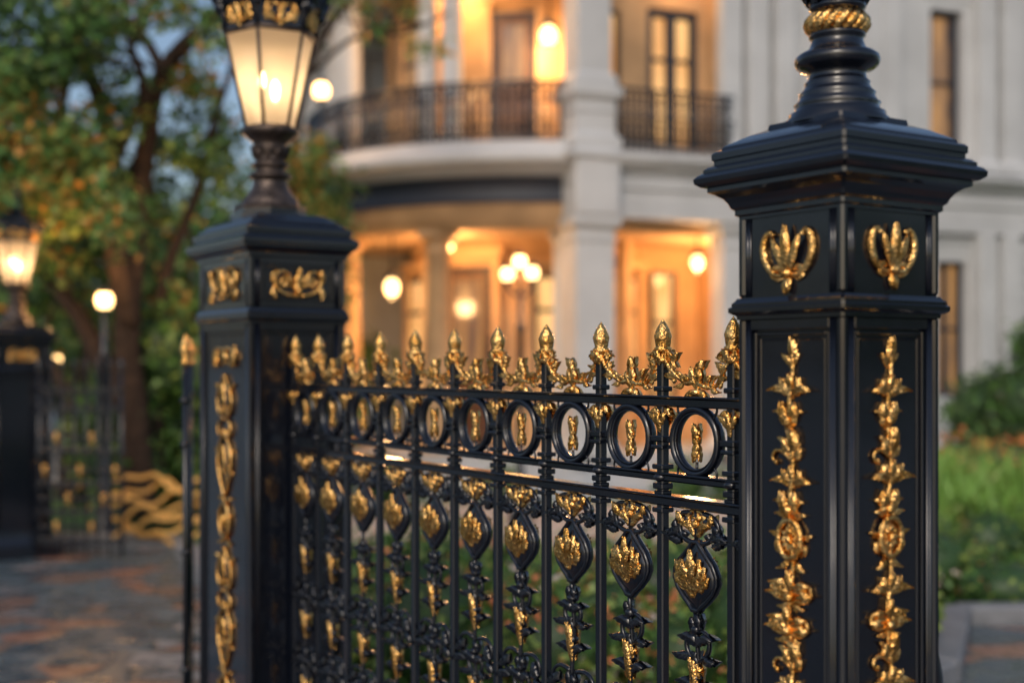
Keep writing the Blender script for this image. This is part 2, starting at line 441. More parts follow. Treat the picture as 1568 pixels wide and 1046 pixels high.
mb.lathe([(.038, .55), (.041, .566), (.038, .585), (.04, .588), (.047, .592), (.047, .598), (.036, .603), (.044, .615), (.05, .64), (.045, .67), (.035, .70), (.03, .75), (.04, .765), (.04, .78), (.028, .79), (.028, .95), (.045, .96), (.045, .98), (.03, .99), (.0, 1.08)], seg=24)
for i in range(9):
    a = 2*pi*i/9
    M = FM((.040*math.cos(a), .040*math.sin(a), .600), (-math.sin(a), math.cos(a), 0), (0, 0, 1), (math.cos(a), math.sin(a), 0))
    mb.leaf(M, 0, 0, pi/2, .075, .032, 0, .4, 3, 0, tip=.3)
    mb.leaf(M, .012, .0, pi/2, .04, .026, 0, .4, 2, 0, n0=.006, tip=.6)
mb.obj('turned_finial_post', [M_IRON, M_GOLD], pr)
mb = MB()
M = FM((.117, -.07, -.40), (0, 1, 0), (0, 0, 1), (1, 0, 0))
mb.lathe([(.0, .035), (.012, .035), (.018, .03), (.018, .012), (.013, .01), (.013, -.01)], seg=6, M=M, smooth=False)
mb.lathe([(.0, .012), (.026, .010), (.026, -.01)], seg=20, M=M)
mb.lathe([(.0, -.455), (.014, -.460), (.022, -.48), (.032, -.53), (.038, -.60), (.044, -.9), (.05, -1.4)], cx=.158, cy=-.05, seg=20)
mb.obj('gate_stop_and_latch', [M_IRON], pr)

capL = [(-.02, .322), (.0, .322), (.0, .327), (.006, .331), (.006, .341), (.012, .346), (.020, .356), (.030, .360), (.030, .366), (.036, .370), (.036, .384), (.030, .390), (.024, .393), (.020, .397),
        (.014, .400), (.014, .405), (.018, .408), (.018, .420), (.012, .425), (.004, .427), (.0, .436), (-.012, .440), (-.016, .450), (-.03, .455), (-.045, .468), (-.05, .47)]
def ornL(g, fs, fn):
    arabesque(g, fs['left'], .05, -1.1, .10)
    frieze(g, fn['near'], .248, .185, .098)
    frieze(g, fn['left'], .248, .24, .108)
    arabesque(g, fs['right'], .05, -1.1, .10)
Fend = Vector((-.6965, 4.019))
CL = Fend + .018*pv + .21*dv
pl = pillar('gate_pillar.001', CL, .163, .225, dict(shaft=.122, band=.172, neck=.326), capL, ornL)

def lantern(name, C, dz=0., power=3., rotoff=0.):
    e = empty(name, (C[0], C[1], EYE+dz), 0)
    mb = MB()
    mb.lathe([(.13, .462), (.13, .482), (.118, .487), (.118, .497)], seg=8, rot=PHI+pi/8, smooth=False)
    mb.lathe([(.117, .497), (.119, .507), (.112, .515), (.10, .519)], seg=8, rot=PHI+pi/8, mat=1, smooth=False)
    mb.lathe([(.098, .518), (.094, .530), (.078, .548), (.062, .572), (.056, .59), (.056, .602), (.070, .606), (.072, .614), (.066, .620), (.052, .623), (.048, .634), (.052, .64), (.062, .645), (.062, .652), (.05, .657), (.044, .668),
              (.046, .685), (.058, .70), (.058, .706), (.05, .71), (.056, .722), (.078, .738), (.092, .748), (.096, .757), (.092, .766), (.075, .770)], seg=28, mat=1)
    for i in range(8):
        a = 2*pi*i/8
        M = FM((.046*math.cos(a), .046*math.sin(a), .665), (-math.sin(a), math.cos(a), 0), (0, 0, 1), (math.cos(a), math.sin(a), 0))
        mb.leaf(M, 0, 0, pi/2, .05, .03, 0, .4, 2, 1, tip=.6)
    z0, z1, r0, r1 = .768, 1.075, .080, .149
    vs = [-pi/2+math.radians(-5+60*i)+rotoff for i in range(6)]
    lo = [(r0*math.cos(a), r0*math.sin(a), z0) for a in vs]; hi = [(r1*math.cos(a), r1*math.sin(a), z1) for a in vs]
    for i in range(6):
        mb.tube([lo[i], hi[i]], .0065, 6, 1)
        mb.tube([lo[i], lo[(i+1) % 6]], .008, 6, 1); mb.tube([hi[i], hi[(i+1) % 6]], .009, 6, 1)
        top = (r1*1.08*math.cos(vs[i]), r1*1.08*math.sin(vs[i]), 1.165)
        mb.tube([hi[i], top], .010, 6, 0)
        j = (i+1) % 6; am = (vs[i]+(vs[j] if j else vs[j]+2*pi))/2
        cx, cy = r1*.90*math.cos(am), r1*.90*math.sin(am)
        M = FM((cx, cy, 1.08), (-math.sin(am), math.cos(am), 0), (0, 0, 1), (math.cos(am), math.sin(am), 0))
        mb.box(-.075, .075, 0, .085, -.008, -.003, 0, 0, M)
        for sg in (-1, 1):
            mb.scroll(M, 0, .01, (0 if sg > 0 else pi)+sg*.2, .13, .006, .005, sg*4.3, 2, .004, 18, .9)
            mb.leaf(M, sg*.02, .02, pi/2-sg*.5, .05, .026, -sg*1., .4, 3, 2)
            mb.leaf(M, sg*.045, .015, pi/2-sg*.2, .055, .026, sg*.8, .4, 3, 2)
        mb.leaf(M, 0, .0, pi/2, .075, .028, 0, .4, 3, 2, n0=.004)
        mb.tube([top, (r1*1.08*math.cos(vs[j]), r1*1.08*math.sin(vs[j]), 1.165)], .013, 8, 0)
        for q in (-.05, 0, .05):
            M2 = FM((r1*.98*math.cos(am)-math.sin(am)*q, r1*.98*math.sin(am)+math.cos(am)*q, 1.165), (-math.sin(am), math.cos(am), 0), (0, 0, 1), (math.cos(am), math.sin(am), 0))
            mb.leaf(M2, 0, -.005, pi/2, .055 if q else .08, .04, 0, .4, 3, 0, both=False, tip=.9)
        M3 = FM((r1*1.08*math.cos(vs[i]), r1*1.08*math.sin(vs[i]), 1.15), (-math.sin(vs[i]), math.cos(vs[i]), 0), (0, 0, 1), (math.cos(vs[i]), math.sin(vs[i]), 0))
        mb.leaf(M3, 0, -.03, pi/2, .085, .045, 0, .4, 3, 0, tip=.9)
        mb.blob((0, .0, .012), (.016, .02, .014), 0, M3, 8, 6, .15)
    mb.lathe([(.155, 1.165), (.15, 1.19), (.13, 1.23), (.10, 1.27), (.06, 1.30), (.05, 1.34), (.06, 1.35), (.06, 1.37), (.03, 1.39), (.02, 1.45), (.035, 1.47), (.03, 1.50), (0, 1.55)], seg=6, rot=vs[0], smooth=False)
    mb.lathe([(.0, .80), (.012, .80), (.012, .86), (.0, .862)], cx=-.02, seg=10, mat=1)
    mb.lathe([(.0, .80), (.012, .80), (.012, .84), (.0, .842)], cx=.02, cy=.0, seg=10, mat=1)
    mb.obj('frame', [M_IRON, M_BRONZE, M_GOLD], e)
    g = MB()
    for i in range(6):
        j = (i+1) % 6
        g.add([lo[i], lo[j], hi[j], hi[i]], [(0, 1, 2, 3)], 0)
    g.obj('glass_panes', [M_GLASS], e)
    f = MB()
    f.blob((-.028, 0, 0), (.012, .030, .012), 0, FM((0, 0, .930), (1, 0, 0), (0, 0, 1), (0, -1, 0)))
    f.blob((.016, 0, 0), (.015, .036, .015), 0, FM((0, 0, .895), (1, 0, 0), (0, 0, 1), (0, -1, 0)))
    f.obj('flame_bulbs', [M_BULB], e)
    light('lantern_light', (0, 0, .92), power, col=(1, .60, .32), rad=.03, parent=e)
    return e
lantern('gate_lantern', CL, 0, .5)

# ------------------------------------------------------------ ornate fence
fe = empty('ornate_iron_fence', (.482, 2.238, EYE), PHI)
mb = MB()
FL = 2.125
def rail(z, h=.009, w=.012):
    mb.box(-w, w, -.01, FL, z-h, z+h, 0, .003)
    mb.box(-w-.005, w+.005, -.01, FL, z+h-.001, z+h+.004, 0, .0015)
rail(-.078); rail(-.226, .007, .010); rail(-.272, .009, .012); rail(-1.22, .012, .014)
rr = random.Random(11)
bars = [.133+.2*k for k in range(10)]+[2.115]
for bi, y in enumerate(bars):
    if bi == 10: y = 2.10
    mb.box(-.0095, .0095, y-.0095, y+.0095, -1.40, .012, 0, .0025)
    M = FM((0, y, 0), (0, -1, 0), (0, 0, 1), (-1, 0, 0))
    mb.lathe([(.012, -.002), (.017, .002), (.017, .008), (.010, .012), (.010, .018), (.017, .022), (.018, .028), (.012, .033), (.016, .042), (.018, .052), (.013, .066), (.006, .078), (.0, .086)], cx=0, cy=y, seg=12, mat=1)
    for i in range(5):
        a = 2*pi*i/5+.3*bi
        Mf = FM((.010*math.cos(a), y+.010*math.sin(a), .026), (-math.sin(a), math.cos(a), 0), (0, 0, 1), (math.cos(a), math.sin(a), 0))
        mb.leaf(Mf, 0, 0, pi/2, .048, .020, 0, .35, 2, 1, tip=-.3)
        mb.leaf(Mf, .006, -.03, pi/2, .03, .016, 0, .4, 2, 1, tip=.8)
    for sg in (-1, 1):
        mb.leaf(M, sg*.01, .0, pi/2-sg*1.2, .034*rr.uniform(.8, 1.2), .016, sg*rr.uniform(-1.5, 1.), .4, 3, 1, both=True)
        mb.leaf(M, sg*.01, -.006, -pi/2+sg*.9, .030, .015, sg*1.3, .4, 2, 1, both=True)
        mb.leaf(M, sg*.006, .014, pi/2-sg*.8, .030*rr.uniform(.8, 1.2), .014, -sg*1.6, .4, 2, 1, both=True)
        mb.leaf(M, 0, -.125, pi/2-sg*.45, .038, .020, -sg*.5, .35, 3, 1, both=True, n0=.009)
        mb.leaf(M, sg*.008, -.09, (0 if sg > 0 else pi)+sg*-.3, .028, .014, -sg*.5, .35, 2, 1, both=True, n0=.004)
    mb.leaf(M, 0, -.135, pi/2, .045, .02, 0, .3, 2, 1, both=True, n0=.010)
    for z, hh, ww in ((-.150, .006, .015), (-.166, .004, .018), (-.205, .005, .016), (-.243, .006, .015), (-.256, .004, .013), (-.29, .005, .016), (-.052, .005, .014)):
        mb.box(-ww, ww, y-ww, y+ww, z-hh, z+hh, 0, .002)
    mb.blob((0, -.226, 0), (.018, .010, .022), 0, M, 10, 6)
mids = [.233+.2*k for k in range(9)]+[.04]+[2.02]
for mi, y in enumerate(mids):
    M = FM((0, y, 0), (0, -1, 0), (0, 0, 1), (-1, 0, 0))
    # --- crest sprig
    mb.tube([(0, -.066, 0), (.003, -.045, 0), (-.002, -.02, 0)], [.007, .005, .004], 6, 1, M)
    mb.leaf(M, 0, -.03, pi/2+rr.uniform(-.3, .3), .044, .020, rr.uniform(-.8, .8), .4, 3, 1, both=True, n0=.001)
    mb.blob((0, -.058, 0), (.012, .008, .012), 1, M, 8, 5, .15)
    mb.blob((0, -.028, 0), (.008, .008, .009), 1, M, 8, 5, .15)
    for sg in (-1, 1):
        j = rr.uniform(.85, 1.2)
        mb.leaf(M, 0, -.05, pi/2-sg*.7, .040*j, .017, sg*.9, .4, 3, 1, both=True, n0=.001)
        mb.leaf(M, 0, -.058, pi/2-sg*1.35, .032*j, .016, -sg*1.3, .4, 2, 1, both=True, n0=.001)
        w1 = rr.uniform(-.010, .006); hi_ = rr.uniform(.044, .062)
        pts = [(sg*t*.094, -.034-(.022+w1)*math.sin(pi*t*.9)+hi_*t*t, .005*math.sin(9*t)) for t in [i/12 for i in range(13)]]
        mb.tube(pts, [.0056-.0012*i/12 for i in range(13)], 6, 1, M)
        for (t, ao, cu, L) in ((.30, -.3, -1.2, .030), (.45, .5, 1.3, .024), (.6, -.9, -1., .036), (.72, .9, 1.2, .026), (.80, -.1, 1.0, .032), (.92, -.8, -1.3, .028)):
            i = int(t*12); px, py = pts[i][0], pts[i][1]
            if rr.random() < .12: continue
            if ao > 0: mb.leaf(M, px, py, -pi/2+sg*ao, L*j, .013, sg*cu, .4, 2, 1, both=True)
            else: mb.leaf(M, px, py, pi/2+sg*ao, L*j*rr.uniform(.8, 1.25), .0145, sg*cu*rr.uniform(.5, 1.3), .4, 3, 1, both=True)
        mb.scroll(M, pts[5][0], pts[5][1], pi/2-sg*.4, .058, .0036, .003, -sg*rr.uniform(3.6, 5), 1, 0, 14, .9)
        mb.blob((sg*.072, pts[9][1]+.004, 0), (.006, .006, .007), 1, M, 7, 5)
    # --- ring
    ring = [(.064*math.cos(2*pi*i/36), -.151+.0625*math.sin(2*pi*i/36), 0) for i in range(36)]
    mb.tube(ring, .0068, 8, 0, M, closed=True, flat=1.9)
    ring = [(.056*math.cos(2*pi*i/36), -.151+.0545*math.sin(2*pi*i/36), 0) for i in range(36)]
    mb.tube(ring, .003, 6, 0, M, closed=True, flat=3.)
    for sg in (-1, 1): mb.box(sg*.066, sg*.092, -.157, -.145, -.007, .007, 0, .002, M)
    for an in (.8, 2.34, -.8, -2.34):
        mb.scroll(M, .068*math.cos(an), -.151+.066*math.sin(an), an, .028, .003, .002, (1 if math.sin(an)*math.cos(an) > 0 else -1)*3., 0, 0, 10)
    mb.tube([(0, -.215, 0), (0, -.19, 0)], .003, 6, 0, M)
    mb.leaf(M, 0, -.155, pi/2, .040, .018, 0, .4, 3, 1, both=True, n0=.002)
    mb.leaf(M, 0, -.150, -pi/2, .042, .018, 0, .4, 3, 1, both=True, n0=.002)
    mb.blob((0, -.152, 0), (.009, .007, .009), 1, M, 8, 5, .1)
    for sg in (-1, 1): mb.leaf(M, 0, -.160, pi/2-sg*.5, .024, .010, sg*.6, .4, 2, 1, both=True, n0=.002)
    # --- scroll cluster below rail
    for sg in (-1, 1):
        z = 0 if sg > 0 else pi
        mb.scroll(M, sg*.004, -.330, pi/2-sg*.9, .085, .0062, .0048, sg*4.4, 1, 0, 20, .8)
        mb.leaf(M, sg*.008, -.322, z+sg*.9, .040, .018, -sg*1.0, .4, 3, 1, both=True, n0=.003)
        mb.leaf(M, sg*.030, -.312, z+sg*.3, .034, .016, sg*1.2, .4, 3, 1, both=True, n0=.003)
        mb.scroll(M, sg*.012, -.288, z, .11, .0055, .005, -sg*4.4, 0, 0, 20, .9)
        mb.scroll(M, sg*.008, -.345, z+sg*.1, .090, .006, .0045, sg*3.8, 0, 0, 18, .9)
        mb.leaf(M, sg*.050, -.315, -pi/2+sg*.5, .05, .022, sg*1.3, .4, 3, 0, both=True, n0=.002)
        mb.leaf(M, sg*.045, -.345, z-sg*.3, .036, .018, sg*1.3, .4, 3, 0, both=True, n0=.002)
        mb.leaf(M, sg*.055, -.335, pi/2-sg*.6, .034, .018, sg*1.3, .4, 3, 0, both=True, n0=.002)
        mb.blob((sg*.065, -.330, 0), (.009, .009, .010), 0, M, 7, 5, .1)
    mb.blob((0, -.308, 0), (.010, .010, .012), 1, M, 8, 6, .1)
    mb.tube([(0, -.28, 0), (0, -.345, 0)], .006, 6, 0, M)
    # --- shield-shaped drop
    prof = [(.005, .325), (.008, .342), (.016, .354), (.030, .367), (.048, .384), (.058, .401), (.059, .416), (.050, .434), (.032, .452), (.016, .464), (.009, .473), (.008, .485)]
    Mt = M @ Matrix(((1, 0, 0, 0), (0, 0, -1, 0), (0, 1, 0, 0), (0, 0, 0, 1)))
    mb.lathe([(r, z) for r, z in prof], seg=20, mat=0, M=Mt, sx=.98, sy=.30)
    outl = [(r*1.0, -z, 0) for r, z in prof[1:-1]]+[(-r*1.0, -z, 0) for r, z in prof[-2:0:-1]]
    mb.tube(outl, .0058, 6, 0, M, closed=True, flat=1.8)
    for an, L, w in ((0, .088, .028), (.42, .074, .026), (-.42, .074, .026), (.85, .062, .025), (-.85, .062, .025), (1.3, .050, .022), (-1.3, .050, .022)):
        mb.leaf(M, .010*math.sin(an), -.446+.004*math.cos(an)+(.012 if abs(an) > .8 else 0), pi/2-an, L*rr.uniform(.94, 1.06), w, an*.55*(1 if abs(an) > .5 else .9), .38, 3, 1, both=True, n0=.013 if abs(an) < .5 else .011, tip=.25)
    for an in (.25, -.25): mb.leaf(M, 0, -.418, pi/2-an, .050, .018, -an*2.5, .38, 2, 1, both=True, n0=.022, tip=.35)
    mb.blob((0, -.442, 0), (.010, .008, .020), 1, M, 8, 6, .1)
    # --- lower stem
    pts = [(.004*math.sin(b*30), b, 0) for b in [-.475-.02*i for i in range(37)]]
    mb.tube(pts, .0055, 6, 0, M)
    for (b0, g) in ((-.510, 0), (-.60, 1), (-.70, 0), (-.80, 1), (-.90, 0), (-1.0, 1), (-1.1, 0)):
        bb = b0
        mb.blob((0, bb, 0), (.014, .010, .014), 0, M, 8, 6, .15)
        for sg in (-1, 1):
            j = rr.uniform(.9, 1.15)
            mb.leaf(M, 0, bb-.03, pi/2-sg*.6, .050*j, .024, -sg*1.2, .4, 3, 0, both=True, n0=.003)
            if rr.random() < .8: mb.leaf(M, 0, bb-.005, pi/2-sg*.9, .036*j, .018, sg*1.4, .4, 3, g, both=True, n0=.003)
            if g == 0:
                mb.scroll(M, 0, bb-.065, pi/2-sg*1.1, .11*j, .0058, .004, sg*4.6, 0, 0, 18, .8)
                mb.leaf(M, sg*.02, bb-.05, -pi/2+sg*.9, .04, .02, sg*1.2, .4, 3, 0, both=True, n0=.003)
                if bb < -.6:
                    mb.scroll(M, sg*.01, bb+.03, (0 if sg > 0 else pi)+sg*.3, .13, .0055, .004, -sg*4.4, 0, 0, 18, .8)
                    mb.leaf(M, sg*.05, bb+.02, -pi/2+sg*.2, .045, .024, sg*1.4, .4, 3, 0, both=True, n0=.003)
                    mb.leaf(M, sg*.05, bb-.03, pi/2-sg*.9, .045, .024, -sg*1.6, .4, 3, 0, both=True, n0=.003)
            else:
                mb.leaf(M, 0, bb+.01, pi/2-sg*.25, .042, .016, sg*.7, .4, 2, 0, both=True, n0=.003)
        if g: 
            mb.leaf(M, .003, bb-.045, pi/2+.1, .080, .020, -.2, .4, 4, 1, both=True, n0=.006)
            mb.leaf(M, -.003, bb-.02, pi/2-.2, .060, .016, .5, .4, 3, 1, both=True, n0=.008)
mb.obj('fence_ironwork', [M_IRON, M_GOLD], fe)

# ------------------------------------------------------------ simple fences
def simple_fence(name, p0, p1, ztop, pitch, gold=True, goldscroll=False, thin=False):
    p0, p1 = Vector(p0), Vector(p1); d = p1-p0; L = d.length; a = math.atan2(d.y, d.x)
    e = empty(name, (p0.x, p0.y, 0), a); mb = MB(); n = int(L/pitch)
    for i in range(n+1):
        x = L*i/n; r = (.010 if thin else .014) if i in (0, n) else .009
        mb.tube([(x, 0, .03), (x, 0, ztop)], r, 8)
        mb.lathe([(r*1.2, ztop), (r*1.8, ztop+.012), (r, ztop+.025), (r*1.9, ztop+.045), (r*1.9, ztop+.06), (0, ztop+.11)], cx=x, seg=8, mat=1 if gold else 0)
        for z in (ztop-.12, ztop-.27, .35, .75):
            mb.blob((x, 0, 0), (r*1.9, r*1.9, .014), 0, FM((0, 0, z), (1, 0, 0), (0, 1, 0), (0, 0, 1)), 8, 5)
        if i < n:
            M = FM((x+L/n/2, 0, 0), (1, 0, 0), (0, 0, 1), (0, -1, 0)); w = L/n*.4
            mb.tube([(w*math.cos(2*pi*k/16), ztop-.195+.06*math.sin(2*pi*k/16), 0) for k in range(16)], .006, 6, 0, M, closed=True)
            if not thin:
                for zz in (.22, .42, .62, .85):
                    for sg in (-1, 1):
                        mb.scroll(M, 0, zz-.08, pi/2-sg*.9, w*3.6, .009, .006, -sg*4.4, 0, 0, 14, .8)
                        mb.leaf(M, 0, zz, pi/2-sg*.6, w*1.6, w*.8, -sg, .4, 3, 0, both=True)
                    if goldscroll and (i*7+int(zz*10)) % 3 == 0: mb.leaf(M, 0, zz-.03, pi/2, .09, .04, 0, .4, 3, 1, both=True)
    for z in (ztop-.12, ztop-.27, .35, .12):
        mb.box(0, L, -.010 if thin else -.012, .010 if thin else .012, z-.010, z+.010, 0, .002)
    mb.obj('fence_bars', [M_IRON, M_GOLD], e); return e
simple_fence('iron_gate', (-1.118, 4.36), (-1.372, 5.45), EYE-.01, .28, thin=True)

def ornB(g, fs, fn):
    arabesque(g, fs['left'], .05, -1.0, .10); frieze(g, fn['near'], .248, .2, .09)
pillar('gate_pillar.002', (-3.60, 9.25), .20, .20, dict(shaft=.122, band=.172, neck=.326), capL, ornB, dz=-.20)
lantern('gate_lantern.001', (-3.60, 9.25), -.20, 1.0)
simple_fence('iron_fence', (-3.36, 9.05), (-2.76, 9.0), 1.33, .085, gold=False, goldscroll=True)
simple_fence('iron_fence.001', (-6.3, 9.6), (-3.84, 9.2), 1.33, .11, gold=False, goldscroll=True)

# ------------------------------------------------------------ ground
def ground_mat():
    m = bpy.data.materials.new('slate_and_brick_paving'); m.use_nodes = True
    nt = m.node_tree; b = nt.nodes['Principled BSDF']
    tc = nt.nodes.new('ShaderNodeTexCoord'); mp = nt.nodes.new('ShaderNodeMapping'); mp.inputs['Rotation'].default_value = (0, 0, .35); mp.inputs['Scale'].default_value = (.8, 1., 1)
    nt.links.new(tc.outputs['Object'], mp.inputs[0])
    nd = nt.nodes.new('ShaderNodeTexNoise'); nd.inputs['Scale'].default_value = 1.6; nd.inputs['Detail'].default_value = 1
    nt.links.new(tc.outputs['Object'], nd.inputs['Vector'])
    va = nt.nodes.new('ShaderNodeVectorMath'); va.operation = 'MULTIPLY_ADD'; va.inputs[1].default_value = (.30, .30, 0)
    nt.links.new(nd.outputs['Color'], va.inputs[0]); nt.links.new(mp.outputs[0], va.inputs[2])
    vo = nt.nodes.new('ShaderNodeTexVoronoi'); vo.inputs['Scale'].default_value = 4.0; vo.inputs['Randomness'].default_value = .7
    nt.links.new(va.outputs[0], vo.inputs['Vector'])
    ve = nt.nodes.new('ShaderNodeTexVoronoi'); ve.feature = 'DISTANCE_TO_EDGE'; ve.inputs['Scale'].default_value = 4.0; ve.inputs['Randomness'].default_value = .7
    nt.links.new(va.outputs[0], ve.inputs['Vector'])
    sp = nt.nodes.new('ShaderNodeSeparateColor'); nt.links.new(vo.outputs['Color'], sp.inputs[0])
    r = nt.nodes.new('ShaderNodeValToRGB'); r.color_ramp.interpolation = 'CONSTANT'
    el = r.color_ramp.elements; el[0].color = (.085, .12, .145, 1); el[1].position = .22; el[1].color = (.125, .165, .19, 1)
    for p, c in ((.46, (.32, .17, .125, 1)), (.60, (.09, .12, .145, 1)), (.78, (.28, .27, .275, 1)), (.87, (.22, .145, .12, 1))):
        q = el.new(p); q.color = c
    nt.links.new(sp.outputs[0], r.inputs['Fac'])
    n = nt.nodes.new('ShaderNodeTexNoise'); n.inputs['Scale'].default_value = 7; n.inputs['Detail'].default_value = 4; n.inputs['Roughness'].default_value = .6
    nt.links.new(tc.outputs['Object'], n.inputs['Vector'])
    r2 = nt.nodes.new('ShaderNodeValToRGB'); r2.color_ramp.elements[0].position = .32; r2.color_ramp.elements[0].color = (.6, .6, .6, 1); r2.color_ramp.elements[1].position = .62; r2.color_ramp.elements[1].color = (1.1, 1.1, 1.1, 1)
    nt.links.new(n.outputs['Fac'], r2.inputs['Fac'])
    mx = nt.nodes.new('ShaderNodeMix'); mx.data_type = 'RGBA'; mx.blend_type = 'MULTIPLY'; mx.inputs['Factor'].default_value = .8
    nt.links.new(r.outputs['Color'], mx.inputs['A']); nt.links.new(r2.outputs['Color'], mx.inputs['B'])
    je = nt.nodes.new('ShaderNodeMapRange'); je.inputs['From Max'].default_value = .04; nt.links.new(ve.outputs['Distance'], je.inputs['Value'])
    m2 = nt.nodes.new('ShaderNodeMix'); m2.data_type = 'RGBA'; m2.inputs['A'].default_value = (.07, .08, .09, 1)
    nt.links.new(je.outputs[0], m2.inputs['Factor']); nt.links.new(mx.outputs['Result'], m2.inputs['B'])
    nt.links.new(m2.outputs['Result'], b.inputs['Base Color'])
    mr = nt.nodes.new('ShaderNodeMapRange'); mr.inputs['From Min'].default_value = .35; mr.inputs['From Max'].default_value = .65; mr.inputs['To Min'].default_value = .16; mr.inputs['To Max'].default_value = .40
    nt.links.new(n.outputs['Fac'], mr.inputs['Value']); nt.links.new(mr.outputs[0], b.inputs['Roughness'])
    bp = nt.nodes.new('ShaderNodeBump'); bp.inputs['Strength'].default_value = .3; bp.inputs['Distance'].default_value = .008
    nt.links.new(je.outputs[0], bp.inputs['Height']); nt.links.new(bp.outputs['Normal'], b.inputs['Normal'])
    return m
mb = MB(); mb.add([(-300, -100, 0), (300, -100, 0), (300, 500, 0), (-300, 500, 0)], [(0, 1, 2, 3)])
mb.obj('ground', [ground_mat()])
M_LAWN = mat('lawn', (.08, .17, .04), .9, 0, .5, 3)
mb = MB()
gp = [(-2.5, 9.6), (-1.2, 6.2), (-.6, 4.9), (.9, 4.6), (1.9, 5.6), (2.4, 6.85), (14, 7.6), (14, 40), (-9, 40), (-9, 10.4)]
mb.add([(x, y, .004) for x, y in gp], [tuple(range(len(gp)))])
mb.obj('lawn', [M_LAWN])
mb = MB()
for (a, b) in zip(gp[:6], gp[1:7]):
    a, b = Vector(a), Vector(b); d = b-a; an = math.atan2(d.y, d.x)
    Mk = Matrix.Translation((a.x, a.y, 0)) @ Matrix.Rotation(an, 4, 'Z')
    mb.box(0.002, d.length-.002, -.07, .07, -.05, .10, 0, .015, Mk)
a, b = Vector(gp[-1]), Vector(gp[0]); d = b-a
mb.box(0, d.length, -.07, .07, -.05, .10, 0, .015, Matrix.Translation((a.x, a.y, 0)) @ Matrix.Rotation(math.atan2(d.y, d.x), 4, 'Z'))
mb.obj('stone_kerb', [mat('kerb_stone', (.24, .25, .27), .7, 0, .3, 6, .3, 40)])
M_PATH = mat('pale_path', (.48, .45, .43), .7, 0, .25, 3)
mb = MB(); mb.add([(-1.9, 8.3, .008), (3.3, 8.5, .008), (3.2, 12.6, .008), (-2.6, 12.4, .008)], [(0, 1, 2, 3)]); mb.obj('garden_path', [M_PATH])

# ------------------------------------------------------------ foliage
def leafcloud(name, clumps, mats, weights, size, parent=None, seed=1, upright=False, aspect=.55, hollow=.35):
    rg = np.random.default_rng(seed); P = []; S = []
    for c, r, n in clumps:
        d = rg.normal(size=(n, 3)); d /= np.linalg.norm(d, axis=1)[:, None]
        rad = hollow+(1-hollow)*rg.random(n)**.6
        P.append(np.array(c)+d*rad[:, None]*np.array(r)*(1+.18*rg.normal(size=(n, 1)))); 
    P = np.concatenate(P); P = P[P[:, 2] > .02]; n = len(P)
    t = rg.normal(size=(n, 3)); 
    if upright: t = t*.35+np.array([0, 0, 1.])
    t /= np.linalg.norm(t, axis=1)[:, None]
    q = np.cross(t, rg.normal(size=(n, 3))); q /= np.linalg.norm(q, axis=1)[:, None]
    s = size*(.6+.8*rg.random(n))[:, None]
    nn = np.cross(t, q)*s*.12
    V = np.stack([P-t*s*.5, P+q*s*.5*aspect-t*s*.05+nn, P+t*s*.5, P-q*s*.5*aspect-t*s*.05+nn], 1).reshape(-1, 3)
    me = bpy.data.meshes.new(name)
    me.vertices.add(4*n); me.vertices.foreach_set('co', V.ravel())
    me.loops.add(4*n); me.loops.foreach_set('vertex_index', np.arange(4*n))
    me.polygons.add(n); me.polygons.foreach_set('loop_start', np.arange(n)*4); me.polygons.foreach_set('loop_total', np.full(n, 4))
    base = np.sin(P[:, 0]*3.1+P[:, 2]*2.3)+np.sin(P[:, 1]*2.7-P[:, 2]*3.7)
    w = np.cumsum(np.array(weights)/sum(weights))
    u = np.clip(rg.random(n)*.75+.125+base*.10, 0, .999)
    me.polygons.foreach_set('material_index', np.searchsorted(w, u).astype(np.int32))
    for m in mats: me.materials.append(m)
    me.update(); me.validate()
    o = bpy.data.objects.new(name, me); sc.collection.objects.link(o)
    if parent: o.parent = parent
    return o
LM = [M_LEAF_D, M_LEAF_G, M_LEAF_L, M_LEAF_Y]

def shrub(name, clumps, mats, weights, size, seed, core=True, **k):
    e = empty(name)
    leafcloud('foliage', clumps, mats, weights, size, e, seed, **k)
    if core:  # solid dark blobs added inside the foliage to stop see-through gaps
        mb = MB()
        for c, r, n in clumps:
            mb.blob((c[0], c[2], -c[1]), (r[0]*.72, r[2]*.72, r[1]*.72), 0, FM((0, 0, 0), (1, 0, 0), (0, 0, 1), (0, -1, 0)), 10, 7, .12)
        mb.obj('dark_core', [M_LEAF_D], e)
    return e
rr = random.Random(5)
cl = []
for i in range(34):
    x = rr.uniform(-.9, 1.75); y = 5.35+abs(x)*.15+rr.uniform(-.3, .9)
    if x < -.4: y += .5
    h = rr.uniform(.24, .38); cl.append(((x, y, h*.8), (rr.uniform(.25, .36), .28, h), 1300))
shrub('flowering_shrub', cl, LM[:3]+[M_FLOWER, M_PALEF], [.20, .38, .27, .11, .04], .048, 3)
cl = [((rr.uniform(2.3, 6.5), rr.uniform(7.25, 8.3), .22), (.35, .3, rr.uniform(.24, .34)), 1300) for i in range(26)]
shrub('clipped_hedge', cl, [M_LEAF_D, M_LEAF_G, M_LEAF_L, M_FLOWER], [.32, .37, .22, .09], .04, 4)
cl = [((rr.uniform(2.9, 6.), rr.uniform(9.0, 10.2), .35), (.35, .3, .35), 700) for i in range(12)]
shrub('ornamental_grass', cl, [M_GRASSB, M_LEAF_L, M_LEAF_G], [.6, .3, .1], .22, 6, upright=True, aspect=.09, core=False)
cl = [((rr.uniform(3.6, 6.2), rr.uniform(10.6, 11.2), .52), (.4, .3, .26), 600) for i in range(12)]
shrub('flower_bed', cl, [M_FLOWER, M_LEAF_Y, M_LEAF_G], [.6, .25, .15], .07, 8)
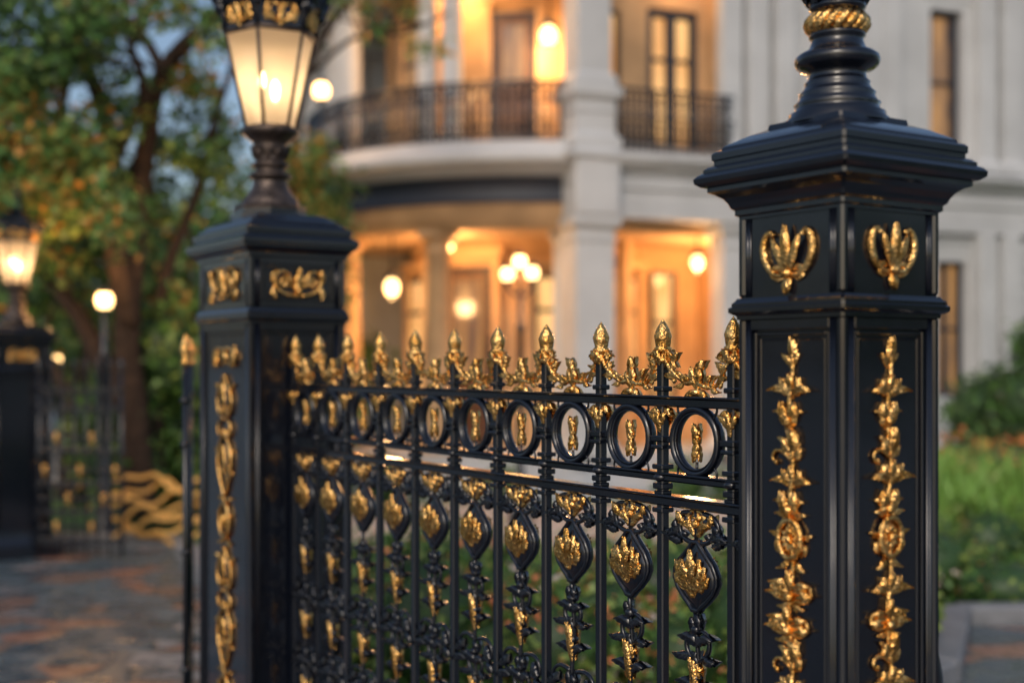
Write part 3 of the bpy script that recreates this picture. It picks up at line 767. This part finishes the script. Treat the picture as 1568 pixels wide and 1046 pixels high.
cl = [((rr.uniform(4.3, 5.6), rr.uniform(11.4, 12.3), rr.uniform(.7, 1.3)), (.4, .4, .4), 900) for i in range(12)]+[((5.0, 12., 1.55), (.35, .3, .3), 700)]
shrub('garden_bush', cl, LM[:3], [.5, .38, .12], .075, 9)
cl = [((rr.uniform(-1.8, 3.2), rr.uniform(7.0, 8.0), .14), (.35, .3, rr.uniform(.14, .24)), 450) for i in range(13)]
shrub('garden_shrub', cl, LM[:3]+[M_FLOWER, M_PALEF], [.24, .35, .22, .10, .09], .05, 10)
cl = [((rr.uniform(-2.6, 3.4), rr.uniform(12.5, 12.8), .2), (.25, .2, rr.uniform(.15, .3)), 350) for i in range(8)]
shrub('foundation_shrub', cl, LM[:3]+[M_PALEF], [.35, .35, .2, .1], .06, 12)
cl = [((rr.uniform(-3.4, -1.4), rr.uniform(10.6, 12.), rr.uniform(.3, 1.5)), (.45, .4, .42), 800) for i in range(26)]
shrub('garden_bush.001', cl, LM, [.34, .42, .18, .06], .08, 13)
cl = [((rr.uniform(-2.75, -1.9), rr.uniform(12.6, 13.4), rr.uniform(1.6, 3.2)), (.42, .4, .42), 500) for i in range(12)]
shrub('tall_shrub', cl, LM, [.32, .42, .20, .06], .09, 14)

# ------------------------------------------------------------ trees
def limb(mb, pts, r0, r1):
    out = smooth_path(pts, 5); n = len(out)
    mb.tube(out, [r0+(r1-r0)*(i/(n-1))**.8 for i in range(n)], 9, 0)
    return out
def twigs(mb, path, n, rr, L=.8, r=.018, up=.3):
    ends = []
    for i in range(n):
        p = path[rr.randrange(len(path)//3, len(path))]
        d = Vector((rr.gauss(0, 1), rr.gauss(0, .8), rr.gauss(up, .7))).normalized()
        pts = [p]
        for k in range(4):
            d = (d+Vector((rr.gauss(0, .3), rr.gauss(0, .3), rr.gauss(0, .3)))).normalized(); pts.append(pts[-1]+d*L/4*rr.uniform(.7, 1.3))
        mb.tube(pts, [r, r*.8, r*.6, r*.4, r*.2], 5, 0); ends.append(pts[-1]); ends.append(pts[2])
    return ends
def tree(name, limbs, ntw, crown, weights, size, seed, extra_ends=0, hollow=.1):
    e = empty(name); mb = MB(); rr = random.Random(seed); ends = []
    for pts, r0, r1 in limbs:
        path = limb(mb, pts, r0, r1)
        ends += twigs(mb, path, ntw, rr)
    mb.obj('trunk_and_limbs', [M_BARK], e)
    cl = list(crown)
    for q in ends:
        if rr.random() < extra_ends: cl.append((tuple(q), (.28, .28, .22), 60))
    leafcloud('crown', cl, LM, weights, size, e, seed, hollow=hollow)
    return e
Z = 10.4
limbs = [([W(215, 790, Z), W(205, 640, Z), W(195, 520, Z), W(205, 380, Z), W(225, 220, Z-.1), W(250, 110, Z-.3), W(340, 15, Z-.6), W(420, -60, Z-.9)], .15, .045),
         ([W(190, 620, Z), W(150, 540, Z+.2), W(110, 470, Z+.3), W(60, 420, Z+.4), W(-20, 360, Z+.5)], .12, .03),
         ([W(200, 500, Z), W(175, 360, Z-.2), W(170, 220, Z-.3), W(130, 100, Z-.4), W(60, 20, Z-.5), W(0, -60, Z-.6)], .11, .035),
         ([W(240, 720, Z+.2), W(236, 560, Z+.3), W(255, 420, Z+.3), W(300, 300, Z+.4), W(330, 180, Z+.4), W(370, 60, Z+.3)], .08, .022),
         ([W(120, 770, Z+.4), W(110, 640, Z+.4), W(80, 560, Z+.4), W(20, 480, Z+.5)], .09, .03),
         ([W(180, 230, Z-.3), W(220, 140, Z-.6), W(200, 60, Z-.8), W(240, -10, Z-1)], .06, .02),
         ([W(250, 110, Z-.3), W(210, 45, Z-.2), W(150, 10, Z), W(90, -30, Z)], .05, .02),
         ([W(215, 300, Z), W(120, 260, Z-.2), W(40, 230, Z-.4), W(-40, 180, Z-.6)], .05, .02)]
crown = []
rr = random.Random(21)
for i in range(64):
    x = rr.uniform(-60, 200); y = rr.uniform(-60, 380); z = Z+rr.uniform(-1.5, 1.)
    if x > 110 and rr.random() < .55: continue
    crown.append((tuple(W(x, y, z)), (rr.uniform(.2, .42), .35, rr.uniform(.16, .32)), int(rr.uniform(170, 340))))
for i in range(22):
    crown.append((tuple(W(rr.uniform(235, 345), rr.uniform(90, 330), Z+rr.uniform(-.3, 1))), (.24, .25, .18), 70))
for i in range(20):
    crown.append((tuple(W(rr.uniform(130, 480), rr.uniform(-60, 60), Z+rr.uniform(-1.5, .3))), (.24, .3, .16), 75))
tree('oak_tree', limbs, 5, crown, [.24, .38, .20, .18], .085, 31, .3)
Z2 = 12.5
limbs = [([W(25, 760, Z2), W(30, 600, Z2), W(20, 470, Z2), W(50, 330, Z2), W(90, 180, Z2), W(120, 20, Z2)], .14, .04),
         ([W(100, 760, Z2), W(110, 620, Z2), W(135, 540, Z2), W(120, 430, Z2+.3), W(150, 330, Z2), W(230, 220, Z2)], .10, .03),
         ([W(30, 560, Z2), W(-20, 450, Z2), W(-80, 330, Z2)], .08, .03)]
crown = []
for i in range(36):
    x, y = rr.uniform(-80, 300), rr.uniform(120, 560)
    if x > 200 and y < 320: continue
    crown.append((tuple(W(x, y, Z2+rr.uniform(-.5, 1.6))), (.4, .4, .3), 140))
tree('oak_tree.001', limbs, 4, crown, [.36, .34, .16, .14], .10, 32, .2)
Z3 = 11.5
limbs = [([W(455, 800, Z3+1.), W(450, 500, Z3+1.), W(445, 300, Z3+.9), W(470, 120, Z3+.7), W(520, 20, Z3+.4), W(600, -60, Z3)], .07, .025),
         ([W(450, 400, Z3+1), W(420, 250, Z3+.8), W(400, 100, Z3+.8), W(430, -30, Z3+.5)], .05, .02),
         ([W(470, 120, Z3+.7), W(540, 60, Z3+.3), W(620, 50, Z3), W(690, 20, Z3-.2)], .03, .01)]
crown = [(tuple(W(rr.uniform(400, 490), rr.uniform(200, 340), Z3+rr.uniform(.4, 1.4))), (.22, .25, .18), 110) for i in range(13)]
crown += [(tuple(W(rr.uniform(480, 690), rr.uniform(-40, 75), Z3+rr.uniform(-.3, .6))), (.26, .25, .14), 50) for i in range(12)]
tree('small_tree', limbs, 5, crown, [.2, .40, .25, .15], .07, 33, .15)
cl = []
for i in range(64):
    x = rr.uniform(-260, 520); z = rr.uniform(22, 30)
    cl.append((tuple(W(x, rr.uniform(310, 560), z)), (1.2, 1.2, rr.uniform(.7, 1.2)), 300))
for i in range(10): cl.append((tuple(W(rr.uniform(1500, 2300), rr.uniform(250, 540), 30)), (1.6, 1.4, 1.3), 300))
for i in range(70):  # unseen trees around the camera, added to darken the pillars' reflections
    side = rr.choice((-1, 1, 0))
    if side: x, y = side*rr.uniform(11, 14), rr.uniform(-14, 9)
    else: x, y = rr.uniform(-14, 14), rr.uniform(-18, -14)
    cl.append(((x, y, rr.uniform(.5, 5.0)), (2.0, 2.0, 1.3), 220))
shrub('distant_and_unseen_trees', cl, LM, [.42, .36, .14, .08], .24, 41, core=False)
cl = [(tuple(W(rr.uniform(-300, 520), rr.uniform(540, 600), rr.uniform(16, 20))), (1., .8, .7), 420) for i in range(30)]
shrub('background_hedge', cl, LM, [.55, .30, .08, .07], .14, 42)

# ------------------------------------------------------------ mansion
man = empty('white_mansion')
Q = (.80, 13.2); AU = math.atan2(.357, .934)
SL = [M_STONE, M_CREAM, M_DARK, M_WIN, M_WIN2, M_WOOD, M_STONE2]
w = MB()
def window(mb, x0, x1, z0, z1, y, m=3, mull=2, tr=(.68,), fr=.05, trim=True, mw=.03):
    mb.box(x0, x1, y+.06, y+.08, z0, z1, m)
    mb.box(x0-.002, x0+fr, y, y+.06, z0, z1, 2); mb.box(x1-fr, x1+.002, y, y+.06, z0, z1, 2)
    mb.box(x0+fr, x1-fr, y, y+.06, z1-fr, z1+.002, 2); mb.box(x0+fr, x1-fr, y, y+.06, z0-.002, z0+fr, 2)
    for i in range(1, mull):
        xx = x0+(x1-x0)*i/mull; mb.box(xx-mw, xx+mw, y+.01, y+.058, z0+fr, z1-fr, 2)
    for t in tr:
        zz = z0+(z1-z0)*t; mb.box(x0+fr, x1-fr, y+.014, y+.056, zz-.02, zz+.02, 2)
    if trim:
        mb.box(x0-.10, x0-.003, y-.09, y+.05, z0-.02, z1+.10, 0, .01); mb.box(x1+.003, x1+.10, y-.09, y+.05, z0-.02, z1+.10, 0, .01)
        mb.box(x0-.13, x1+.13, y-.12, y+.05, z1+.102, z1+.22, 0, .015); mb.box(x0-.17, x1+.17, y-.16, y+.05, z1+.222, z1+.27, 0, .01)
        mb.box(x0-.12, x1+.12, y-.13, y+.05, z0-.10, z0-.022, 0, .01)
def wall_with_holes(mb, x0, x1, z0, z1, y0, y1, holes, m):
    xs = x0
    for (a, b, c, d) in sorted(holes):
        if a > xs: mb.box(xs, a, y0, y1, z0, z1, m)
        if c > z0: mb.box(a, b, y0, y1, z0, c, m)
        if d < z1: mb.box(a, b, y0, y1, d, z1, m)
        xs = b
    if xs < x1: mb.box(xs, x1, y0, y1, z0, z1, m)
def column(mb, x, y, z0, z1, r, m=0, square=False, seg=18):
    h = z1-z0
    if square:
        mb.sq([(.05, z0), (.05, z0+.10), (.02, z0+.14), (0, z0+.17), (0, z1-.26), (.02, z1-.25), (.02, z1-.22), (0, z1-.21), (.0, z1-.15), (.04, z1-.11), (.06, z1-.08), (.06, z1)], r, r, m, .01, Matrix.Translation((x, y, 0)))
    else:
        mb.box(x-r*1.4, x+r*1.4, y-r*1.4, y+r*1.4, z0, z0+.06, m, .006)
        mb.lathe([(r*1.3, z0+.06), (r*1.35, z0+.09), (r*1.1, z0+.13), (r, z0+.16), (r*1.02, z0+h*.4), (r*.86, z1-.24), (r*1.0, z1-.22), (r*.88, z1-.2), (r*.9, z1-.13), (r*1.25, z1-.07)], x, y, seg, m)
        mb.box(x-r*1.4, x+r*1.4, y-r*1.4, y+r*1.4, z1-.07, z1, m, .006)
GF, C0, C1, TOP = .42, 2.90, 3.60, 6.6
wall_with_holes(w, 2.35, 9.5, GF, C0, 0, .3, [(4.42, 4.86, 1.0, 2.58), (6.2, 6.7, 1.0, 2.58), (8.0, 8.5, 1.0, 2.58)], 0)
for k in range(14):
    z = GF+.1+k*.18
    for a, b in ((3.3, 4.30), (5.0, 6.05), (6.85, 7.9)): w.box(a, b, -.025, -.001, z, z+.155, 0, .006)
for a in (4.42, 6.2, 8.0): window(w, a, a+.44, 1.0, 2.58, .1, 4, 2, (.5,))
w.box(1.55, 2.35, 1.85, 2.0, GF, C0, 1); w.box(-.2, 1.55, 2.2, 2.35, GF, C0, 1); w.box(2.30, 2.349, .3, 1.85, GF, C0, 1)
window(w, 1.62, 1.95, .95, 2.5, 1.74, 3, 1, (.6,), .04, False)
w.box(-.2, 9.5, -.12, 6, C0, C0+.12, 0)
for x in (1.72, 2.38): column(w, x, .12, GF, C0, .14, 0, True)
column(w, .98, 1.2, GF, C0, .10, 1)
w.box(-.22, 9.55, -.10, .3, C0+.122, C0+.30, 0, .01); w.box(-.25, 9.6, -.13, .3, C0+.302, C0+.36, 0, .01)
w.box(-.2, 9.55, -.08, .3, C0+.362, C0+.52, 0); w.box(-.3, 9.65, -.20, .3, C0+.522, C0+.58, 0, .01); w.box(-.36, 9.7, -.28, .3, C0+.582, C0+.66, 0, .02)
w.box(-.2, 9.5, -.05, 6, C0+.662, C1, 0)
wall_with_holes(w, 1.5, 9.5, C1, TOP, 0, .3, [(4.33, 4.80, 3.85, 5.5), (6.2, 6.7, 3.85, 5.5), (8.0, 8.5, 3.85, 5.5)], 0)
for a in (4.33, 6.2, 8.0): window(w, a, a+.47, 3.85, 5.5, .1, 4 if a < 5 else 3, 1, (.5,), .06)
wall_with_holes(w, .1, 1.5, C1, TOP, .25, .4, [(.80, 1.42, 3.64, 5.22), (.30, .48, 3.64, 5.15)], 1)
w.box(1.49, 1.5, .0, .25, C1, TOP, 1); w.box(.1, 1.5, 0, .25, 5.7, 5.8, 1)
window(w, .80, 1.42, 3.64, 5.22, .28, 3, 2, (.66,), .08, False, .055); window(w, .30, .48, 3.64, 5.15, .28, 3, 1, (.5,), .03, False)
for x in (1.62, 1.95, 2.3, 3.45, 3.7, 5.05, 5.4, 7.2, 7.5, 9.3): 
    column(w, x, -.02, C1, TOP-.3, .12, 0, True)
    w.box(x-.12, x+.12, -.14, -.002, GF, C0, 0, .01) if x > 3 else None
w.box(-.2, 9.6, -.15, .4, TOP-.29, TOP, 0, .02); w.box(-.3, 9.7, -.35, .5, TOP+.002, TOP+.15, 0, .03)
w.box(2.6, 3.2, -.04, -.001, 3.8, 6.1, 0, .01)
w.box(0, 9.5, 5.7, 6, 0, TOP, 6); w.box(9.3, 9.5, .3, 5.7, 0, TOP, 0); w.box(2.2, 9.6, -.05, .3, 0, GF-.002, 6)
column(w, 0, .05, GF, C0, .215, 0, True); column(w, .0, .05, C1+.0, C1+.62, .225, 0, True); column(w, 0, .05, C1+.62, TOP-.3, .19, 0, True)
w.box(-.25, .25, -.24, .25, C0+.002, C1, 0, .02)
w.obj('right_wing', SL, man, (Q[0], Q[1], 0), AU)
rf = MB()
rf.add([(-.3, -.35, TOP+.15), (9.7, -.35, TOP+.15), (9.7, 6, TOP+.15), (-.3, 6, TOP+.15), (2.5, 2.8, TOP+2.2), (7., 2.8, TOP+2.2)], [(0, 1, 5, 4), (1, 2, 5), (2, 3, 4, 5), (3, 0, 4)])
rf.obj('roof', [M_ROOF], man, (Q[0], Q[1], 0), AU)
bw = MB(); BC = (.2, 15.9)
def ringf(prof, m): bw.lathe(prof, 0, 0, 96, m)
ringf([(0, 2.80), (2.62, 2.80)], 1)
ringf([(2.55, 2.79), (2.66, 2.79), (2.66, 2.86), (2.70, 2.88), (2.70, 3.02), (2.74, 3.05)], 1)
ringf([(2.74, 3.05), (2.70, 3.07), (2.70, 3.31), (2.74, 3.33)], 2)
ringf([(2.74, 3.33), (2.80, 3.36), (2.86, 3.40), (2.95, 3.43), (3.0, 3.46), (3.0, 3.53), (2.94, 3.56), (2.86, 3.60), (2.84, 3.68), (0, 3.69)], 0)
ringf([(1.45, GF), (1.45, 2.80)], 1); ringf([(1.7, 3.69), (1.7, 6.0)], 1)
ringf([(0, 5.75), (2.7, 5.75), (2.8, 5.8), (2.8, 6.1), (3.0, 6.2), (3.0, 6.35), (0, 7.6)], 0)
ringf([(3.1, 0), (3.1, .14), (2.95, .142), (2.95, .28), (2.8, .282), (2.8, GF), (0, GF+.001)], 6)
def on(al, r): a = math.radians(-90+al); return (r*math.cos(a), r*math.sin(a))
for al in (-24, -58, -92, -125):
    x, y = on(al, 2.45); column(bw, x, y, GF, 2.8, .15, 1)
for al in (-20, -27, -56, -62, -92, -125):
    x, y = on(al, 2.45); column(bw, x, y, 3.69, 5.75, .11, 0)
x, y = on(8, 2.3); column(bw, x, y, GF, 2.8, .09, 0)
def bowwin(al, wd, z0, z1, r, m, door=False):
    a = math.radians(-90+al); M = FM((r*math.cos(a), r*math.sin(a), 0), (-math.sin(a), math.cos(a), 0), (0, 0, 1), (math.cos(a), math.sin(a), 0))
    bw.box(-wd/2, wd/2, z0, z1, -.06, .03, 2, 0, M)
    if door: bw.box(-wd/2+.06, wd/2-.06, z0+.06, z1-.06, .0, .04, 5, 0, M); bw.box(-wd/2+.12, wd/2-.12, z0+.8, z1-.15, .0, .045, m, 0, M)
    else:
        bw.box(-wd/2+.05, -.015, z0+.05, z1-.05, 0, .035, m, 0, M); bw.box(.015, wd/2-.05, z0+.05, z1-.05, 0, .035, m, 0, M)
        bw.box(-wd/2, wd/2, z0+(z1-z0)*.7, z0+(z1-z0)*.7+.05, 0, .05, 2, 0, M)
    bw.box(-wd/2-.1, -wd/2-.002, z0, z1+.1, -.06, .06, 1, .01, M); bw.box(wd/2+.002, wd/2+.1, z0, z1+.1, -.06, .06, 1, .01, M); bw.box(-wd/2-.15, wd/2+.15, z1+.102, z1+.2, -.06, .09, 1, .01, M)
for al, m in ((-100, 3), (-66, 3), (12, 3), (48, 3)): bowwin(al, .55, .95, 2.4, 1.45, m)
bowwin(-28, .62, GF+.02, 2.5, 1.45, 4, True)
for al, m in ((-85, 4), (-48, 4), (-6, 4), (25, 3)): bowwin(al, .5, 3.72, 5.3, 1.7, m, al == -6)
bw.obj('bow_front', SL, man, (BC[0], BC[1], 0))
rl = MB()
for k in range(120):
    al = -150+k*1.55
    if al > 8: break
    x, y = on(al, 2.72); rl.tube([(x, y, 3.68), (x, y, 4.28)], .011 if k % 8 else .024, 6)
    if k % 2 == 0:
        a = math.radians(-90+al); M = FM((x, y, 0), (-math.sin(a), math.cos(a), 0), (0, 0, 1), (math.cos(a), math.sin(a), 0))
        for zz in (4.15, 3.83): rl.tube([(.055*math.cos(2*pi*i/12), zz+.065*math.sin(2*pi*i/12), 0) for i in range(12)], .011, 5, 0, M, closed=True)
for z, r in ((3.74, .016), (3.99, .010), (4.24, .012), (4.30, .024)):
    rl.tube([(*on(-150+i*2.0, 2.72), z) for i in range(80)], r, 6)
rl.obj('balcony_railing', [M_IRON], man, (BC[0], BC[1], 0))
r2 = MB()
for i in range(19):
    x = .24+i*.07; r2.tube([(x, -.2, C1), (x, -.2, 4.22)], .011 if i % 6 else .02, 6)
    r2.tube([(x+.035+.03*math.cos(2*pi*k/10), -.2, 4.1+.05*math.sin(2*pi*k/10)) for k in range(10)], .009, 5, closed=True)
    r2.tube([(x+.035+.03*math.cos(2*pi*k/10), -.2, 3.8+.07*math.sin(2*pi*k/10)) for k in range(10)], .012, 5, closed=True)
for z in (3.68, 3.95, 4.22): r2.box(.22, 1.6, -.22, -.18, z-.014, z+.014)
r2.obj('window_balcony_railing', [M_IRON], man, (Q[0], Q[1], 0), AU)
lw = MB()
wall_with_holes(lw, -3.3, 2.5, 0, TOP+.3, 0, .3, [(-2.9, -2.35, 3.7, 5.2), (-2.9, -2.35, .9, 2.5)], 6)
window(lw, -2.9, -2.35, 3.7, 5.2, .1, 4, 2, (.5,)); window(lw, -2.9, -2.35, .9, 2.5, .1, 3, 2, (.5,))
lw.box(-3.4, 2.5, -.10, 0-.001, 5.45, 5.65, 6, .02); lw.box(-3.45, 2.5, -.2, -.001, 5.66, 5.8, 6, .02); lw.box(-3.4, -1.4, -.12, -.001, 3.3, 3.5, 6, .02)
lw.box(-3.5, 2.5, -.4, .3, TOP+.31, TOP+.5, 6, .02); lw.box(-3.3, -3.0, .3, 6, 0, TOP+.3, 6)
for x in (-3.15, -2.1): lw.box(x-.13, x+.13, -.08, -.001, 0, 5.45, 6, .01)
lw.add([(-3.5, -.4, TOP+.5), (2.5, -.4, TOP+.5), (2.5, 6, TOP+.5), (-3.5, 6, TOP+.5), (-1.5, 2.8, TOP+2.6), (1.5, 2.8, TOP+2.6)], [(0, 1, 5, 4), (1, 2, 5), (2, 3, 4, 5), (3, 0, 4)], 2)
lw.obj('left_wing', SL, man, (-.0, 17.2, 0), math.radians(8))

def hang(name, p, r, ztop, power):
    e = empty(name, tuple(p)); mb = MB()
    mb.blob((0, 0, 0), (r*.85, r*1.1, r*.85), 0, FM((0, 0, 0), (1, 0, 0), (0, 0, 1), (0, -1, 0)), 16, 10)
    mb.lathe([(0, r*2.1), (r*.4, r*1.9), (r*1.1, r*1.0), (r*.9, r*.9)], seg=14, mat=1); mb.tube([(0, 0, r*2), (0, 0, ztop-p[2])], .012, 6, 1)
    mb.lathe([(r*.5, -r*.95), (r*.4, -r*1.2), (0, -r*1.4)], seg=10, mat=1)
    mb.obj('globe_and_stem', [M_GLOBE, M_IRON], e)
    light('lamp_light', (0, 0, -r*1.8), power, rad=.1, parent=e)
    e.parent = man; return e
hang('porch_lamp', W(600, 440, 14.1), .09, 2.8, 46)
hang('porch_lamp.001', W(541, 441, 14.7), .09, 2.8, 46)
hang('porch_lamp.002', W(1068, 402, 14.3), .075, 2.9, 62)
hang('porch_lamp.003', W(840, 55, 13.9), .10, 5.7, 50)
hang('porch_lamp.004', W(690, 378, 13.9), .03, 2.8, 50)
hang('porch_lamp.006', W(700, -40, 14.0), .08, 5.7, 50)
light('recess_light', (Q[0]+1.1*.934-.0*.357, Q[1]+1.1*.357-.0*.934, 5.5), 6, parent=man)
light('recess_light', (Q[0]+2.1*.934-1.*.357, Q[1]+2.1*.357+1.*.934, 2.5), 28, parent=man)

def post_lamp(name, x, z, globes, r, power):
    g0 = [W(gx, gy, z) for gx, gy in globes]
    bx = W(x, 555, z).x
    e = empty(name, (bx, z, 0)); mb = MB(); top = min(g.z for g in g0)-r*1.4
    mb.lathe([(.11, 0), (.11, .08), (.07, .14), (.06, .4), (.035, .45), (.03, top*.8), (.045, top*.82), (.025, top*.84), (.025, top)], seg=14)
    for g in g0:
        q = (g.x-bx, 0, g.z)
        mb.tube([(0, 0, top-.1), (q[0]*.6, 0, top-.08), (q[0], 0, top), (q[0], 0, q[2]-r)], .014, 6)
        mb.lathe([(.02, q[2]-r*1.3), (r*.6, q[2]-r*.95), (r*.5, q[2]-r*.8)], q[0], 0, 12)
        mb.lathe([(r*.9, q[2]+r*.7), (r*.6, q[2]+r*1.1), (r*.15, q[2]+r*1.35), (0, q[2]+r*1.8)], q[0], 0, 12)
        mb.blob((q[0], q[2], 0), (r*.85, r, r*.85), 1, FM((0, 0, 0), (1, 0, 0), (0, 0, 1), (0, -1, 0)), 16, 10)
    mb.obj('post_and_globes', [M_IRON, M_GLOBE], e)
    if power: light('lamp_light', (0, -.2, max(g.z for g in g0)+.1), power, parent=e)
post_lamp('street_lamp', 797, 11., [(777, 420), (815, 418), (796, 401)], .065, 20)
post_lamp('street_lamp.001', 160, 9.8, [(160, 460)], .075, 32)
post_lamp('street_lamp.002', 492, 13.6, [(492, 140)], .10, 20)
post_lamp('street_lamp.003', 88, 14., [(88, 550)], .045, 0)

mb = MB()
for k in range(8):
    z = .10+.06*k; pts = []
    for i in range(34):
        t = i/33; pts.append((-2.96+.66*t, 9.45+.08*math.sin(5*t+k), z+.045*math.sin(6.3*t*1.1+k*1.7)+.025*math.sin(14*t+k)))
    mb.tube(pts, .016, 8, 0)
mb.obj('garden_hose', [M_HOSE])

# ------------------------------------------------------------ light, world, camera
wd = bpy.data.worlds.new('World'); sc.world = wd; wd.use_nodes = True
nt = wd.node_tree; bg = nt.nodes['Background']; sky = nt.nodes.new('ShaderNodeTexSky'); sky.sky_type = 'NISHITA'; sky.sun_disc = False
SE, SR = math.radians(36), math.atan2(-.25, -.97)
sky.sun_elevation = SE; sky.sun_rotation = SR; sky.air_density = 1.0; sky.dust_density = 3.0
nt.links.new(sky.outputs[0], bg.inputs[0]); bg.inputs[1].default_value = .125
s = bpy.data.lights.new('sun', 'SUN'); s.energy = .55; s.angle = math.radians(18); s.color = (1, .90, .78)
so = bpy.data.objects.new('sun', s); sc.collection.objects.link(so)
sd = Vector((math.sin(SR)*math.cos(SE), math.cos(SR)*math.cos(SE), math.sin(SE)))
so.rotation_euler = sd.to_track_quat('Z', 'Y').to_euler()
cam = bpy.data.cameras.new('camera'); co = bpy.data.objects.new('camera', cam); sc.collection.objects.link(co)
co.location = (0, 0, EYE); co.rotation_euler = (pi/2, 0, 0)
cam.sensor_width = 36; cam.lens = 36*F/1568; cam.shift_y = 32/1568; cam.clip_start = .05; cam.clip_end = 2000
cam.dof.use_dof = True; cam.dof.focus_distance = 2.5; cam.dof.aperture_fstop = 1.6
sc.camera = co
sc.view_settings.view_transform = 'Standard'; sc.view_settings.look = 'None'; sc.view_settings.exposure = 0
